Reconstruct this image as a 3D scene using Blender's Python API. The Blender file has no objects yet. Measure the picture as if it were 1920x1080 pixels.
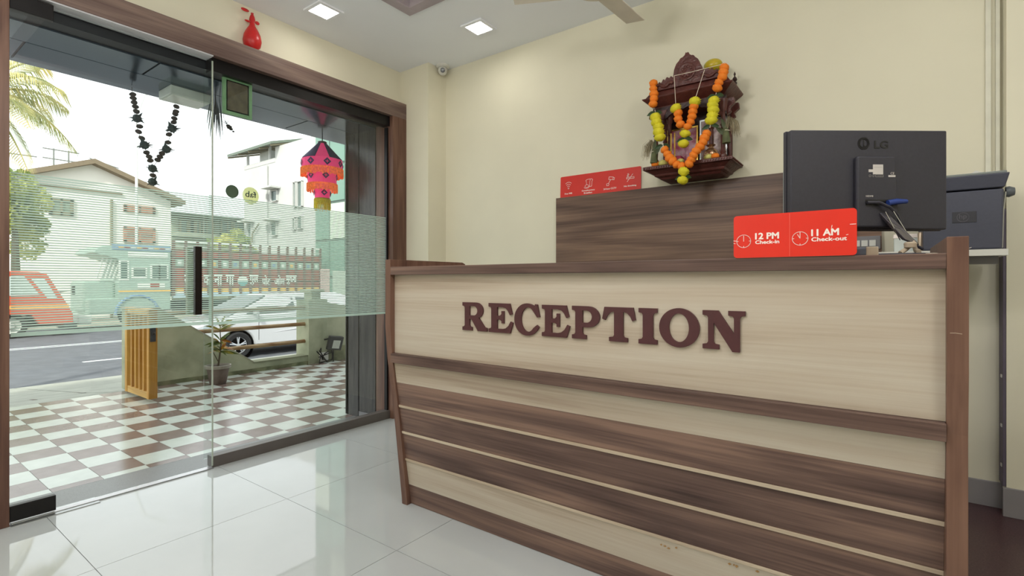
import bpy, math, random
from mathutils import Vector, Matrix, noise
random.seed(7)
R = math.radians
S = bpy.context.scene
C = S.collection

# ------------------------------------------------------------------ camera, sky, sun, added fill lights, exposure
YAW = R(36.3); FPX = 947.0; CAMZ = 1.05; HOR = 527.0
cd = bpy.data.cameras.new('camera'); cam = bpy.data.objects.new('camera', cd); C.objects.link(cam)
cam.location = (0, 0, CAMZ); cam.rotation_euler = (R(90), 0, YAW)
cd.sensor_width = 36; cd.lens = FPX/1920*36; cd.shift_y = (HOR-540)/1920; cd.clip_start = .05; cd.clip_end = 400
S.camera = cam
S.view_settings.view_transform = 'Standard'; S.view_settings.look = 'None'
S.view_settings.exposure = 0.0; S.view_settings.gamma = 1; S.view_settings.use_curve_mapping = False
w = bpy.data.worlds.new('sky'); S.world = w; w.use_nodes = True
bg = w.node_tree.nodes['Background']; bg.inputs[0].default_value = (.96, .98, 1, 1); bg.inputs[1].default_value = 2.1
sd = bpy.data.lights.new('sun', 'SUN'); sd.energy = 4.6; sd.angle = R(4); sd.color = (1, .95, .86)
sun = bpy.data.objects.new('sun', sd); C.objects.link(sun); sun.location = (5, -5, 20)
sun.rotation_euler = Vector((-.45, .6, -.66)).to_track_quat('-Z', 'Y').to_euler()
for x, y in [(-2.6, -.6), (-1.3, -1.2), (0, -.6), (1.2, .5)]:  # unseen area lights added under the ceiling as soft fill
    ld = bpy.data.lights.new('ceiling_fill', 'AREA'); ld.shape = 'SQUARE'; ld.size = .3; ld.energy = 6.5; ld.color = (1, .98, .96)
    lo = bpy.data.objects.new('ceiling_fill', ld); C.objects.link(lo); lo.location = (x, y, 2.68)
for x, y, e in [(-1.0, .65, 22), (.62, .9, 21), (-1.6, -.9, 26)]:      # added fill points, out of view, brightening back wall and ceiling
    ld = bpy.data.lights.new('fill_point', 'POINT'); ld.shadow_soft_size = .09; ld.energy = e; ld.color = (1, .98, .96)
    lo = bpy.data.objects.new('fill_point', ld); C.objects.link(lo); lo.location = (x, y, 2.2)

# ------------------------------------------------------------------ helpers
CS, SN = math.cos(YAW), math.sin(YAW)
FWD = Vector((-SN, CS, 0)); RGT = Vector((CS, SN, 0))
def W(px, py, X=None, Y=None, t=None, z=None):
    """a point of the world seen in the photograph at px, py and lying on a known plane"""
    u = (px-960)/FPX; v = (HOR-py)/FPX
    d = FWD+RGT*u+Vector((0, 0, v))
    if X is not None: t = X/d.x
    elif Y is not None: t = Y/d.y
    elif z is not None: t = (z-CAMZ)/d.z
    return Vector((0, 0, CAMZ))+d*t
def lin(c): return tuple(((x/255)/12.92 if x/255 <= .04045 else ((x/255+.055)/1.055)**2.4) for x in c)+(1,)
WOFF = {}
def off(p): return WOFF.get(p.name, Vector((0, 0, 0))) if p else Vector((0, 0, 0))
def tag(o, label=None, cat=None, group=None, kind=None):
    if label: o['label'] = label
    if cat: o['category'] = cat
    if group: o['group'] = group
    if kind: o['kind'] = kind
    return o
def root(name, loc, label=None, cat=None, group=None, kind=None, rz=0, local=False, rot=None):
    o = bpy.data.objects.new(name, None); C.objects.link(o); o.empty_display_size = .1
    o.location = loc; o.rotation_euler = rot if rot else (0, 0, rz)
    WOFF[o.name] = Vector((0, 0, 0)) if local else Vector(loc)
    return tag(o, label, cat, group, kind)
def link_mesh(name, me, parent=None, center=None, bevel=0, smooth=False):
    o = bpy.data.objects.new(name, me); C.objects.link(o)
    c = Vector(center)
    if parent: o.parent = parent; o.location = c-off(parent)
    else: o.location = c
    WOFF[o.name] = c
    if smooth:
        me.polygons.foreach_set('use_smooth', [True]*len(me.polygons))
        try: me.set_sharp_from_angle(angle=R(38))
        except Exception: pass
    if bevel:
        m = o.modifiers.new('bevel', 'BEVEL'); m.width = bevel; m.segments = 2; m.limit_method = 'ANGLE'; m.angle_limit = R(40)
    return o
class MB:
    def __init__(s): s.v = []; s.f = []; s.m = []; s.cur = 0
    def mat(s, i): s.cur = i; return s
    def add(s, vs, fs):
        n = len(s.v); s.v += [Vector(v) for v in vs]; s.f += [tuple(i+n for i in f) for f in fs]; s.m += [s.cur]*len(fs); return s
    def box(s, a, b):
        x0, x1 = sorted((a[0], b[0])); y0, y1 = sorted((a[1], b[1])); z0, z1 = sorted((a[2], b[2]))
        return s.add([(x0,y0,z0),(x1,y0,z0),(x1,y1,z0),(x0,y1,z0),(x0,y0,z1),(x1,y0,z1),(x1,y1,z1),(x0,y1,z1)],
                     [(0,3,2,1),(4,5,6,7),(0,1,5,4),(1,2,6,5),(2,3,7,6),(3,0,4,7)])
    def obox(s, M, hx, hy, hz):
        vs = [M @ Vector((x*hx, y*hy, z*hz)) for z in (-1, 1) for (x, y) in ((-1,-1),(1,-1),(1,1),(-1,1))]
        return s.add(vs, [(0,3,2,1),(4,5,6,7),(0,1,5,4),(1,2,6,5),(2,3,7,6),(3,0,4,7)])
    def prism(s, poly, axis, a, b, poly2=None):
        """poly in the two other axes (order x,y,z without axis) from a to b"""
        def P(p, t):
            q = list(p); q.insert(axis, t); return q
        n = len(poly); poly2 = poly2 or poly
        vs = [P(p, a) for p in poly]+[P(p, b) for p in poly2]
        fs = [tuple(range(n)), tuple(range(2*n-1, n-1, -1))]+[(i, i+n, (i+1) % n+n, (i+1) % n) for i in range(n)]
        return s.add(vs, fs)
    def tube(s, pts, r, n=8, caps=True):
        pts = [Vector(p) for p in pts]; rs = r if isinstance(r, (list, tuple)) else [r]*len(pts)
        vs = []; fs = []
        up = Vector((0, 0, 1)); prev = None
        for i, p in enumerate(pts):
            d = (pts[min(i+1, len(pts)-1)]-pts[max(i-1, 0)]).normalized()
            a = prev if prev else (up.cross(d) if abs(d.z) < .95 else Vector((1, 0, 0)).cross(d))
            a = (a-d*a.dot(d)).normalized(); b = d.cross(a); prev = a
            for k in range(n):
                t = 2*math.pi*k/n; vs.append(p+(a*math.cos(t)+b*math.sin(t))*rs[i])
        for i in range(len(pts)-1):
            for k in range(n):
                fs.append((i*n+k, i*n+(k+1) % n, (i+1)*n+(k+1) % n, (i+1)*n+k))
        if caps: fs += [tuple(range(n-1, -1, -1)), tuple(range((len(pts)-1)*n, len(pts)*n))]
        return s.add(vs, fs)
    def lathe(s, prof, c, n=20, axis=(0, 0, 1), a0=0, a1=360, caps=True):
        """prof: list of (radius, height along axis)"""
        c = Vector(c); ax = Vector(axis).normalized(); u = ax.orthogonal().normalized() if abs(ax.z) < .99 else Vector((1, 0, 0)); v = ax.cross(u)
        full = a1-a0 >= 360; m = n if full else n+1; vs = []; fs = []
        for (r, h) in prof:
            for k in range(m):
                t = R(a0+(a1-a0)*k/n); vs.append(c+ax*h+(u*math.cos(t)+v*math.sin(t))*max(r, 1e-4))
        for i in range(len(prof)-1):
            for k in range(n):
                k2 = (k+1) % m; fs.append((i*m+k, i*m+k2, (i+1)*m+k2, (i+1)*m+k))
        if caps and full: fs += [tuple(range(m-1, -1, -1)), tuple(range((len(prof)-1)*m, len(prof)*m))]
        return s.add(vs, fs)
    def ball(s, c, r, n=12, sc=(1, 1, 1), M=None):
        vs = []; fs = []; h = n//2; c = Vector(c); sc = Vector(sc)
        for i in range(h+1):
            a = math.pi*i/h
            for k in range(n):
                b = 2*math.pi*k/n; p = Vector((math.sin(a)*math.cos(b)*sc.x, math.sin(a)*math.sin(b)*sc.y, math.cos(a)*sc.z))*r
                if M: p = M @ p
                vs.append(c+p)
        for i in range(h):
            for k in range(n): fs.append((i*n+k, (i+1)*n+k, (i+1)*n+(k+1) % n, i*n+(k+1) % n))
        return s.add(vs, fs)
    def build(s, name, mats, parent=None, bevel=0, smooth=False):
        lo = Vector([min(v[i] for v in s.v) for i in range(3)]); hi = Vector([max(v[i] for v in s.v) for i in range(3)])
        c = (lo+hi)/2
        if parent is None: c.z = lo.z
        me = bpy.data.meshes.new(name); me.from_pydata([v-c for v in s.v], [], s.f)
        for m in (mats if isinstance(mats, (list, tuple)) else [mats]): me.materials.append(m)
        me.polygons.foreach_set('material_index', s.m); me.update()
        return link_mesh(name, me, parent, c, bevel, smooth)
def BX(name, a, b, m, parent=None, bevel=0): return MB().box(a, b).build(name, m, parent, bevel)
def dup(o, loc=None, parent=None, rot=None):
    c = o.copy(); C.objects.link(c)
    if parent is not None: c.parent = parent
    if loc is not None: c.location = loc
    if rot is not None: c.rotation_euler = rot
    for ch in list(o.children): dup(ch, parent=c)
    return c
def frame(O, Rv, Uv):
    Rv = Vector(Rv).normalized(); Uv = Vector(Uv).normalized(); N = Rv.cross(Uv)
    M = Matrix.Identity(4)
    for i in range(3): M[i][0] = Rv[i]; M[i][1] = Uv[i]; M[i][2] = N[i]; M[i][3] = O[i]
    return M
def curve_mesh(name, cu, M, m, parent):
    o = bpy.data.objects.new('tmp', cu); C.objects.link(o)
    dg = bpy.context.evaluated_depsgraph_get(); me = bpy.data.meshes.new_from_object(o.evaluated_get(dg))
    bpy.data.objects.remove(o); bpy.data.curves.remove(cu)
    return me
def finish_mesh(name, me, M, m, parent):
    me.transform(M); me.polygons.foreach_set('use_smooth', [False]*len(me.polygons)); vs = [v.co.copy() for v in me.vertices]
    if not vs: return None
    lo = Vector([min(v[i] for v in vs) for i in range(3)]); hi = Vector([max(v[i] for v in vs) for i in range(3)]); c = (lo+hi)/2
    me.transform(Matrix.Translation(-c)); me.materials.clear(); me.materials.append(m); me.name = name
    return link_mesh(name, me, parent, c)
def text(name, body, M, wid, hei, m, parent, bold=.0, depth=.0006, align='L'):
    """lettering fitted to wid x hei at the frame M (origin = lower left)"""
    cu = bpy.data.curves.new('t', 'FONT'); cu.body = body; cu.resolution_u = 3; cu.extrude = .01
    me = curve_mesh(name, cu, M, m, parent)
    xs = [v.co.x for v in me.vertices]; ys = [v.co.y for v in me.vertices]
    if not xs: return None
    sx = wid/(max(xs)-min(xs)); sy = (hei/(max(ys)-min(ys))) if hei else sx
    me.transform(Matrix.Diagonal((sx, sy, depth/.02, 1)) @ Matrix.Translation((-min(xs), -min(ys), .01)))
    if bold:                                        # heavier strokes: the same outlines again, a hair to each side
        g = bold*(hei or wid*.2); vs0 = [v.co.copy() for v in me.vertices]; fs0 = [tuple(p.vertices) for p in me.polygons]; b = MB()
        for q, (dx, dy) in enumerate(((0, 0), (g, 0), (-g, 0), (0, g*.8), (0, -g*.8), (g*.7, g*.6), (-g*.7, -g*.6), (g*.7, -g*.6), (-g*.7, g*.6))):
            b.add([v+Vector((dx, dy, q*depth*.01)) for v in vs0], fs0)
        me = bpy.data.meshes.new(name); me.from_pydata(b.v, [], b.f)
    return finish_mesh(name, me, M, m, parent)
def shape(name, loops, M, depth, m, parent):
    cu = bpy.data.curves.new('s', 'CURVE'); cu.dimensions = '2D'; cu.fill_mode = 'BOTH'; cu.extrude = depth/2
    for lp in loops:
        sp = cu.splines.new('POLY'); sp.points.add(len(lp)-1)
        for i, p in enumerate(lp): sp.points[i].co = (p[0], p[1], 0, 1)
        sp.use_cyclic_u = True
    me = curve_mesh(name, cu, M, m, parent); me.transform(Matrix.Translation((0, 0, depth/2)))
    return finish_mesh(name, me, M, m, parent)
def arc(cx, cy, rx, ry, a0, a1, n=14): return [(cx+rx*math.cos(R(a0+(a1-a0)*i/n)), cy+ry*math.sin(R(a0+(a1-a0)*i/n))) for i in range(n+1)]
def strokes(name, lines, M, wd, m, parent, depth=.0006):
    b = MB()
    for ln in lines:
        for i in range(len(ln)-1):
            p, q = Vector((*ln[i], 0)), Vector((*ln[i+1], 0)); d = q-p; L = d.length
            if L < 1e-6: continue
            d.normalize(); T = frame((p+q)/2+Vector((0, 0, depth/2)), d, Vector((-d.y, d.x, 0)))
            b.obox(M @ T, L/2+wd*.35, wd/2, depth/2)
    return b.build(name, m, parent)

# ------------------------------------------------------------------ materials
MATS = {}
def nt(name):
    m = bpy.data.materials.new(name); m.use_nodes = True; n = m.node_tree.nodes; l = m.node_tree.links; n.clear()
    out = n.new('ShaderNodeOutputMaterial'); MATS[name] = m
    return m, n, l, out
def pr(name, col, rough=.5, metal=0, spec=.5, coat=0, emit=None, es=0, noise_amt=.06, nscale=8, bump=0, bscale=60, col2=None, stretch=(1, 1, 1), alpha=1, lo=.35, hi=.65):
    m, n, l, out = nt(name); p = n.new('ShaderNodeBsdfPrincipled'); l.new(p.outputs[0], out.inputs[0])
    p.inputs['Roughness'].default_value = rough; p.inputs['Metallic'].default_value = metal
    p.inputs['Specular IOR Level'].default_value = spec; p.inputs['Coat Weight'].default_value = coat
    tc = n.new('ShaderNodeTexCoord'); mp = n.new('ShaderNodeMapping'); mp.inputs['Scale'].default_value = stretch
    l.new(tc.outputs['Object'], mp.inputs[0])
    nz = n.new('ShaderNodeTexNoise'); nz.inputs['Scale'].default_value = nscale; nz.inputs['Detail'].default_value = 6; l.new(mp.outputs[0], nz.inputs['Vector'])
    cr = n.new('ShaderNodeValToRGB'); cr.color_ramp.elements[0].position = lo; cr.color_ramp.elements[1].position = hi
    c = lin(col); c2 = lin(col2) if col2 else tuple(min(1, x*(1+noise_amt)) for x in c[:3])+(1,)
    c1 = c if col2 else tuple(x*(1-noise_amt) for x in c[:3])+(1,)
    cr.color_ramp.elements[0].color = c1; cr.color_ramp.elements[1].color = c2
    l.new(nz.outputs['Fac'], cr.inputs[0]); l.new(cr.outputs[0], p.inputs['Base Color'])
    if bump:
        nb = n.new('ShaderNodeTexNoise'); nb.inputs['Scale'].default_value = bscale; nb.inputs['Detail'].default_value = 4; l.new(mp.outputs[0], nb.inputs['Vector'])
        bp = n.new('ShaderNodeBump'); bp.inputs['Strength'].default_value = bump; bp.inputs['Distance'].default_value = .01
        l.new(nb.outputs['Fac'], bp.inputs['Height']); l.new(bp.outputs[0], p.inputs['Normal'])
    if emit: p.inputs['Emission Color'].default_value = lin(emit); p.inputs['Emission Strength'].default_value = es
    return m
def wood(name, dark, mid, light, axis=0, rough=.42, big=1.0, spec=.35):
    m, n, l, out = nt(name); p = n.new('ShaderNodeBsdfPrincipled'); l.new(p.outputs[0], out.inputs[0])
    p.inputs['Roughness'].default_value = rough; p.inputs['Specular IOR Level'].default_value = spec
    tc = n.new('ShaderNodeTexCoord'); oi = n.new('ShaderNodeObjectInfo'); ad = n.new('ShaderNodeVectorMath'); ad.operation = 'ADD'
    sc = n.new('ShaderNodeVectorMath'); sc.operation = 'SCALE'; sc.inputs[0].default_value = (3, 7, 5); l.new(oi.outputs['Random'], sc.inputs['Scale'])
    l.new(tc.outputs['Object'], ad.inputs[0]); l.new(sc.outputs[0], ad.inputs[1])
    def stretched(f, across, scale, det, dist):
        mp = n.new('ShaderNodeMapping'); s3 = [across]*3; s3[axis] = f; mp.inputs['Scale'].default_value = s3
        l.new(ad.outputs[0], mp.inputs[0]); z = n.new('ShaderNodeTexNoise'); z.inputs['Scale'].default_value = scale; z.inputs['Detail'].default_value = det
        z.inputs['Distortion'].default_value = dist; l.new(mp.outputs[0], z.inputs['Vector']); return z
    a = stretched(.55*big, 6.5*big, 1.6, 5, 1.1); b = stretched(1.2, 60, 2.0, 4, .1); c = stretched(.3*big, 3*big, 1.2, 3, 1.2)
    mx = n.new('ShaderNodeMath'); mx.operation = 'MULTIPLY_ADD'; mx.inputs[1].default_value = .2; l.new(b.outputs['Fac'], mx.inputs[0])
    m2 = n.new('ShaderNodeMath'); m2.operation = 'MULTIPLY'; m2.inputs[1].default_value = .5; l.new(a.outputs['Fac'], m2.inputs[0])
    m3 = n.new('ShaderNodeMath'); m3.operation = 'MULTIPLY_ADD'; m3.inputs[1].default_value = .3; l.new(c.outputs['Fac'], m3.inputs[0]); l.new(m2.outputs[0], m3.inputs[2])
    l.new(m3.outputs[0], mx.inputs[2])
    cr = n.new('ShaderNodeValToRGB'); e = cr.color_ramp.elements; e[0].position = .395; e[1].position = .605; e[0].color = lin(dark); e[1].color = lin(light)
    q = e.new(.5); q.color = lin(mid); l.new(mx.outputs[0], cr.inputs[0]); l.new(cr.outputs[0], p.inputs['Base Color'])
    bp = n.new('ShaderNodeBump'); bp.inputs['Strength'].default_value = .08; bp.inputs['Distance'].default_value = .004; l.new(b.outputs['Fac'], bp.inputs['Height']); l.new(bp.outputs[0], p.inputs['Normal'])
    return m
def glassm(name, tint, ior=1.45):
    m, n, l, out = nt(name); t = n.new('ShaderNodeBsdfTransparent'); t.inputs[0].default_value = (*tint, 1); g = n.new('ShaderNodeBsdfGlossy'); g.inputs['Roughness'].default_value = .0
    lw = n.new('ShaderNodeLayerWeight'); lw.inputs[0].default_value = .5; pw = n.new('ShaderNodeMath'); pw.operation = 'POWER'; pw.inputs[1].default_value = 4.5
    f = n.new('ShaderNodeMath'); f.operation = 'MULTIPLY_ADD'; f.inputs[1].default_value = .85; f.inputs[2].default_value = .035; l.new(lw.outputs['Facing'], pw.inputs[0]); l.new(pw.outputs[0], f.inputs[0]); mx = n.new('ShaderNodeMixShader')
    l.new(f.outputs[0], mx.inputs[0]); l.new(t.outputs[0], mx.inputs[1]); l.new(g.outputs[0], mx.inputs[2]); l.new(mx.outputs[0], out.inputs[0]); return m
def sheer(name, col, fac, trans=.5):
    """a thin veil: part see-through, part light-scattering"""
    m, n, l, out = nt(name); t = n.new('ShaderNodeBsdfTransparent'); d = n.new('ShaderNodeBsdfDiffuse'); r = n.new('ShaderNodeBsdfTranslucent')
    d.inputs[0].default_value = lin(col); r.inputs[0].default_value = lin(col)
    a = n.new('ShaderNodeMixShader'); a.inputs[0].default_value = trans; l.new(d.outputs[0], a.inputs[1]); l.new(r.outputs[0], a.inputs[2])
    b = n.new('ShaderNodeMixShader'); b.inputs[0].default_value = fac; l.new(t.outputs[0], b.inputs[1]); l.new(a.outputs[0], b.inputs[2]); l.new(b.outputs[0], out.inputs[0]); return m
def leafm(name, col, col2, sc=4):
    m, n, l, out = nt(name); nz = n.new('ShaderNodeTexNoise'); nz.inputs['Scale'].default_value = sc; tc = n.new('ShaderNodeTexCoord'); l.new(tc.outputs['Object'], nz.inputs['Vector'])
    cr = n.new('ShaderNodeValToRGB'); cr.color_ramp.elements[0].position = .38; cr.color_ramp.elements[1].position = .62
    cr.color_ramp.elements[0].color = lin(col); cr.color_ramp.elements[1].color = lin(col2); l.new(nz.outputs['Fac'], cr.inputs[0])
    d = n.new('ShaderNodeBsdfPrincipled'); d.inputs['Roughness'].default_value = .5; r = n.new('ShaderNodeBsdfTranslucent'); mx = n.new('ShaderNodeMixShader'); mx.inputs[0].default_value = .4
    l.new(cr.outputs[0], d.inputs['Base Color']); l.new(cr.outputs[0], r.inputs[0]); l.new(d.outputs[0], mx.inputs[1]); l.new(r.outputs[0], mx.inputs[2]); l.new(mx.outputs[0], out.inputs[0]); return m

WALL = pr('wall_paint', (230, 225, 203), .75, noise_amt=.02, nscale=3, spec=.25, bump=.03, bscale=30)
CEIL = pr('ceiling_paint', (240, 242, 246), .8, noise_amt=.01, nscale=3, spec=.2)
TILE = pr('polished_tile', (188, 192, 192), .04, noise_amt=.03, nscale=2.5, spec=.75)
GROUT = pr('grout', (150, 152, 148), .8)
WALX = wood('walnut_laminate', (66, 48, 44), (102, 80, 72), (140, 112, 98), 0, big=.8)
WALY = wood('walnut_laminate_along', (98, 78, 72), (122, 102, 94), (146, 124, 112), 1)
WALZ = wood('walnut_laminate_upright', (92, 64, 54), (112, 82, 68), (128, 96, 80), 2, big=1.6)
DARKW = wood('dark_cladding', (36, 35, 36), (50, 48, 48), (66, 62, 60), 2, big=2.5, rough=.25)
MAPLE = wood('maple_laminate', (164, 146, 128), (186, 172, 154), (196, 186, 170), 0, rough=.4, big=.5)
MAPS = wood('maple_strip', (178, 160, 138), (192, 174, 152), (204, 188, 166), 0, rough=.4)
LETM = pr('letter_maroon', (74, 34, 38), .45, noise_amt=.08, nscale=20)
GLASS = glassm('door_glass', (.955, .98, .97), 1.4)
FILM = sheer('frosted_film', (214, 232, 222), .72, .5)
BLACKM = pr('black_metal', (34, 32, 32), .35, .6)
STEEL = pr('brushed_steel', (176, 178, 178), .3, .9, noise_amt=.05, nscale=40)
CHROME = pr('chrome', (210, 212, 214), .15, 1)
REDS = pr('sign_red', (222, 40, 20), .35, noise_amt=.03)
WHITEP = pr('white_print', (244, 232, 224), .5)
PLB = pr('black_plastic', (46, 45, 54), .5, noise_amt=.06, nscale=120, bump=.05, bscale=300)
PLG = pr('charcoal_plastic', (66, 68, 82), .5, noise_amt=.05, nscale=100)
PLW = pr('white_plastic', (215, 214, 206), .4)
GREYM = pr('grey_paint', (128, 126, 128), .6)
STREET = pr('asphalt', (92, 95, 100), .85, noise_amt=.12, nscale=3, bump=.1, bscale=80)
CONC = pr('concrete', (150, 152, 142), .85, noise_amt=.12, nscale=4, bump=.15, bscale=30)
MOSSW = pr('weathered_plaster', (140, 146, 120), .9, col2=(182, 184, 156), nscale=3.0, lo=.3, hi=.62, bump=.2, bscale=18)
MOSSD = pr('mossy_plaster', (74, 82, 56), .9, col2=(136, 138, 106), nscale=5.0, lo=.35, hi=.6, bump=.25, bscale=18)
TW = pr('porch_tile_white', (198, 204, 196), .16, noise_amt=.05, nscale=10)
TB = pr('porch_tile_brown', (122, 104, 98), .16, noise_amt=.10, nscale=12)
GRAN = pr('threshold_granite', (112, 112, 112), .3, noise_amt=.15, nscale=160)
WHITEW = pr('white_render', (196, 197, 194), .8, noise_amt=.03, nscale=.6)
ALU = pr('porch_ceiling_panel', (78, 92, 104), .16, .5, noise_amt=.04, nscale=2)
DARKB = pr('dark_beam', (22, 26, 32), .5)
def emis(name, col, s):
    m, n, l, out = nt(name); e = n.new('ShaderNodeEmission'); e.inputs[0].default_value = lin(col); e.inputs[1].default_value = s; l.new(e.outputs[0], out.inputs[0]); return m
PANEL_ON = emis('lit_panel', (255, 250, 240), 32)
MAUVE = pr('mauve_paint', (176, 164, 168), .7)
DKGREY = pr('dark_grey', (84, 80, 88), .7)
ROSE = pr('carved_rosewood', (88, 44, 38), .38, noise_amt=.2, nscale=30, bump=.35, bscale=55)
ROSD = pr('dark_rosewood', (52, 26, 24), .45, noise_amt=.2, nscale=30, bump=.3, bscale=60)
ORNG = pr('orange_petals', (236, 112, 14), .7, col2=(250, 150, 40), nscale=60)
YELP = pr('yellow_petals', (214, 200, 20), .7, col2=(240, 232, 60), nscale=60)
PALEP = pr('pale_petals', (226, 222, 130), .7, noise_amt=.1, nscale=60)
LEAFD = pr('mango_leaf', (34, 62, 24), .5, noise_amt=.2, nscale=20)
STRG = pr('white_string', (226, 214, 196), .8)
BRASS = pr('old_brass', (176, 140, 112), .25, .85)
GOLD = pr('gold_frame', (214, 176, 84), .25, .8)
CARPET = pr('maroon_granite', (54, 30, 34), .35, col2=(92, 66, 70), nscale=220, lo=.3, hi=.75)
SKIRT = pr('grey_skirting', (142, 138, 140), .6)
SILVERG = pr('dried_grass', (156, 144, 116), .8, noise_amt=.2, nscale=30)

# ------------------------------------------------------------------ the room
XW, YB, ZC = -3.08, 2.887, 2.70
fl = BX('floor', (-3.08, -2.3, -.06), (2.1, 3.0, -.004), GROUT); tag(fl, kind='structure')
xs = [-3.08]+[-2.315+.787*k for k in range(0, 6)]; ys = [-2.3]+[1.32-.735*k for k in range(4, -1, -1)]+[2.055, 2.79, 2.9]
for i in range(len(xs)-1):
    for j in range(len(ys)-1):
        x0, x1, y0, y1 = xs[i], xs[i+1], ys[j], ys[j+1]
        BX('floor_tile', (x0+.0012, y0+.0012, -.004), (x1-.0012, y1-.0012, 0), TILE, fl)
cx0, cx1, cy0, cy1 = -2.36, -.95, .75, 2.144
b = MB(); b.box((-3.1, -2.3, ZC), (cx0, 3.0, ZC+.14)); b.box((cx1, -2.3, ZC), (2.1, 3.0, ZC+.14)); b.box((cx0, -2.3, ZC), (cx1, cy0, ZC+.14)); b.box((cx0, cy1, ZC), (cx1, 3.0, ZC+.14))
ce = b.build('ceiling', CEIL); tag(ce, kind='structure')
BX('recess_panel', (cx0, cy0, ZC+.10), (cx1, cy1, ZC+.14), DKGREY, ce)
b = MB(); q = .07; z0 = ZC-.012; z1 = ZC+.09
b.box((cx0, cy0, z0), (cx0+q, cy1, z1)); b.box((cx1-q, cy0, z0), (cx1, cy1, z1)); b.box((cx0+q, cy0, z0), (cx1-q, cy0+q, z1)); b.box((cx0+q, cy1-q, z0), (cx1-q, cy1, z1))
b.build('recess_frame', MAUVE, ce, bevel=.003)
wb = BX('wall_back', (-3.2, YB, -.05), (2.1, YB+.12, ZC), WALL); tag(wb, kind='structure')
BX('wall_column', (-3.08, 2.697, 0), (-2.765, YB, ZC), WALL, wb)
BX('wall_column', (.398, 2.80, .11), (2.1, YB, ZC), WALL, wb)
tag(BX('wall_right', (2.0, -2.3, 0), (2.1, 2.8, ZC), WALL), kind='structure')
tag(BX('wall_front', (-3.08, -2.4, 0), (2.1, -2.3, ZC), WALL), kind='structure')
b = MB(); b.box((-3.2, -2.4, 2.36), (XW, YB, ZC)); b.box((-3.2, -2.4, -.05), (XW, .40, 2.36)); b.box((-3.2, 2.64, -.05), (XW, YB, 2.36))
tag(b.build('wall_left', WALL), kind='structure')
bb = MB().box((-.2, YB-.012, .11), (.398, YB, .215)).build('baseboard_back', SKIRT, bevel=.002); tag(bb, kind='structure')
BX('skirting_board', (.386, 2.788, .11), (2.0, 2.80, .225), SKIRT, bb, .002)
pf = BX('floor_behind_desk', (-1.75, 1.72, 0), (1.98, YB-.001, .11), CARPET); tag(pf, kind='structure')
# timber surround of the entrance
XT = -3.006
tr = root('trim_1', (XT, 1.5, 0), kind='structure')
BX('soffit_strip', (-3.10, .468, 2.303), (XT-.004, 1.285, 2.31), pr('pale_soffit', (200, 200, 204), .35), tr)
BX('header_board', (XT-.10, .33, 2.31), (XT, 2.697, 2.432), WALY, tr, .002)
BX('jamb_board', (XT-.20, 2.563, 0), (XT, 2.697, 2.31), WALZ, tr, .002)
BX('jamb_board', (XT-.20, .32, 0), (XT, .468, 2.31), WALZ, tr, .002)
BX('lintel_channel', (-3.11, 1.288, 2.235), (-3.045, 2.563, 2.31), BLACKM, tr)

# fixed pane
GX = -3.075
wn = root('window_1', (GX, 1.9, 0), kind='structure')
BX('glass_pane', (GX-.005, 1.262, .05), (GX+.005, 2.560, 2.24), GLASS, wn)
BX('bottom_rail', (-3.10, 1.290, 0), (-3.04, 2.563, .062), pr('frame_taupe', (96, 90, 86), .4), wn, .002)
BX('side_channel', (-3.09, 2.548, .062), (-3.06, 2.563, 2.225), BLACKM, wn)
def film(x, y0, y1, z0, z1, parent):
    b = MB(); z = z0
    while z < z1:
        b.box((x, y0, z), (x+.0004, y1, z+(.0068 if z-z0 > .0 else .012))); z += .0114
    o = b.build('frosted_film', FILM, parent); tag(o, 'band of fine white frosted stripes', kind='stuff')
film(GX+.0055, 1.285, 2.545, .80, 1.53, wn)
# stickers on the fixed pane
c = W(470, 367, X=GX-.0055); M = frame(c, (0, -1, 0), (0, 0, 1))
st = root('round_sticker', c, 'pale yellow round sticker with dark mirrored lettering on the fixed glass', 'sticker')
shape('disc', [arc(0, 0, .049, .051, 0, 355, 40)], M, .0012, sheer('sticker_yellow', (244, 248, 160), .6, .7), st)
for sgn, nrm in ((-1, -1),):
    M2 = frame(c+Vector((.0006, 0, 0)), (0, -1, 0), (0, 0, 1))
    NAVY = pr('navy_print', (28, 58, 66), .6)
    text('lettering', 'fab', M2 @ Matrix.Translation((-.032, -.010, -.0014)), .064, .036, NAVY, st, .012, .0008)
    strokes('moustache', [[(-.013, -.033), (-.007, -.028), (0, -.031), (.007, -.028), (.013, -.033)]], M2 @ Matrix.Translation((0, 0, -.0014)), .004, NAVY, st, .0008)
c = W(435.5, 359, X=GX-.0055)
o = shape('round_sticker', [arc(0, 0, .037, .038, 0, 355, 40)], frame(c, (0, -1, 0), (0, 0, 1)), .0012, pr('sticker_green', (60, 88, 66), .6), None)
tag(o, 'plain dark green round sticker on the fixed glass beside the door', 'sticker')
# green framed board on the pane
bd = root('framed_board', (GX-.012, 1.449, 2.13), 'small board with a pale green frame and brown middle fixed high on the glass', 'board')
BX('backing', (GX-.014, 1.385, 2.045), (GX-.0055, 1.515, 2.225), pr('board_brown', (84, 76, 56), .7, noise_amt=.25, nscale=30), bd)
GF = pr('green_frame', (118, 158, 116), .5)
for a, q in (((1.366, 2.026), (1.392, 2.245)), ((1.508, 2.026), (1.534, 2.245)), ((1.392, 2.026), (1.508, 2.052)), ((1.392, 2.219), (1.508, 2.245))):
    BX('frame_rail', (GX-.020, a[0], a[1]), (GX-.0055, q[0], q[1]), GF, bd)

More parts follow.
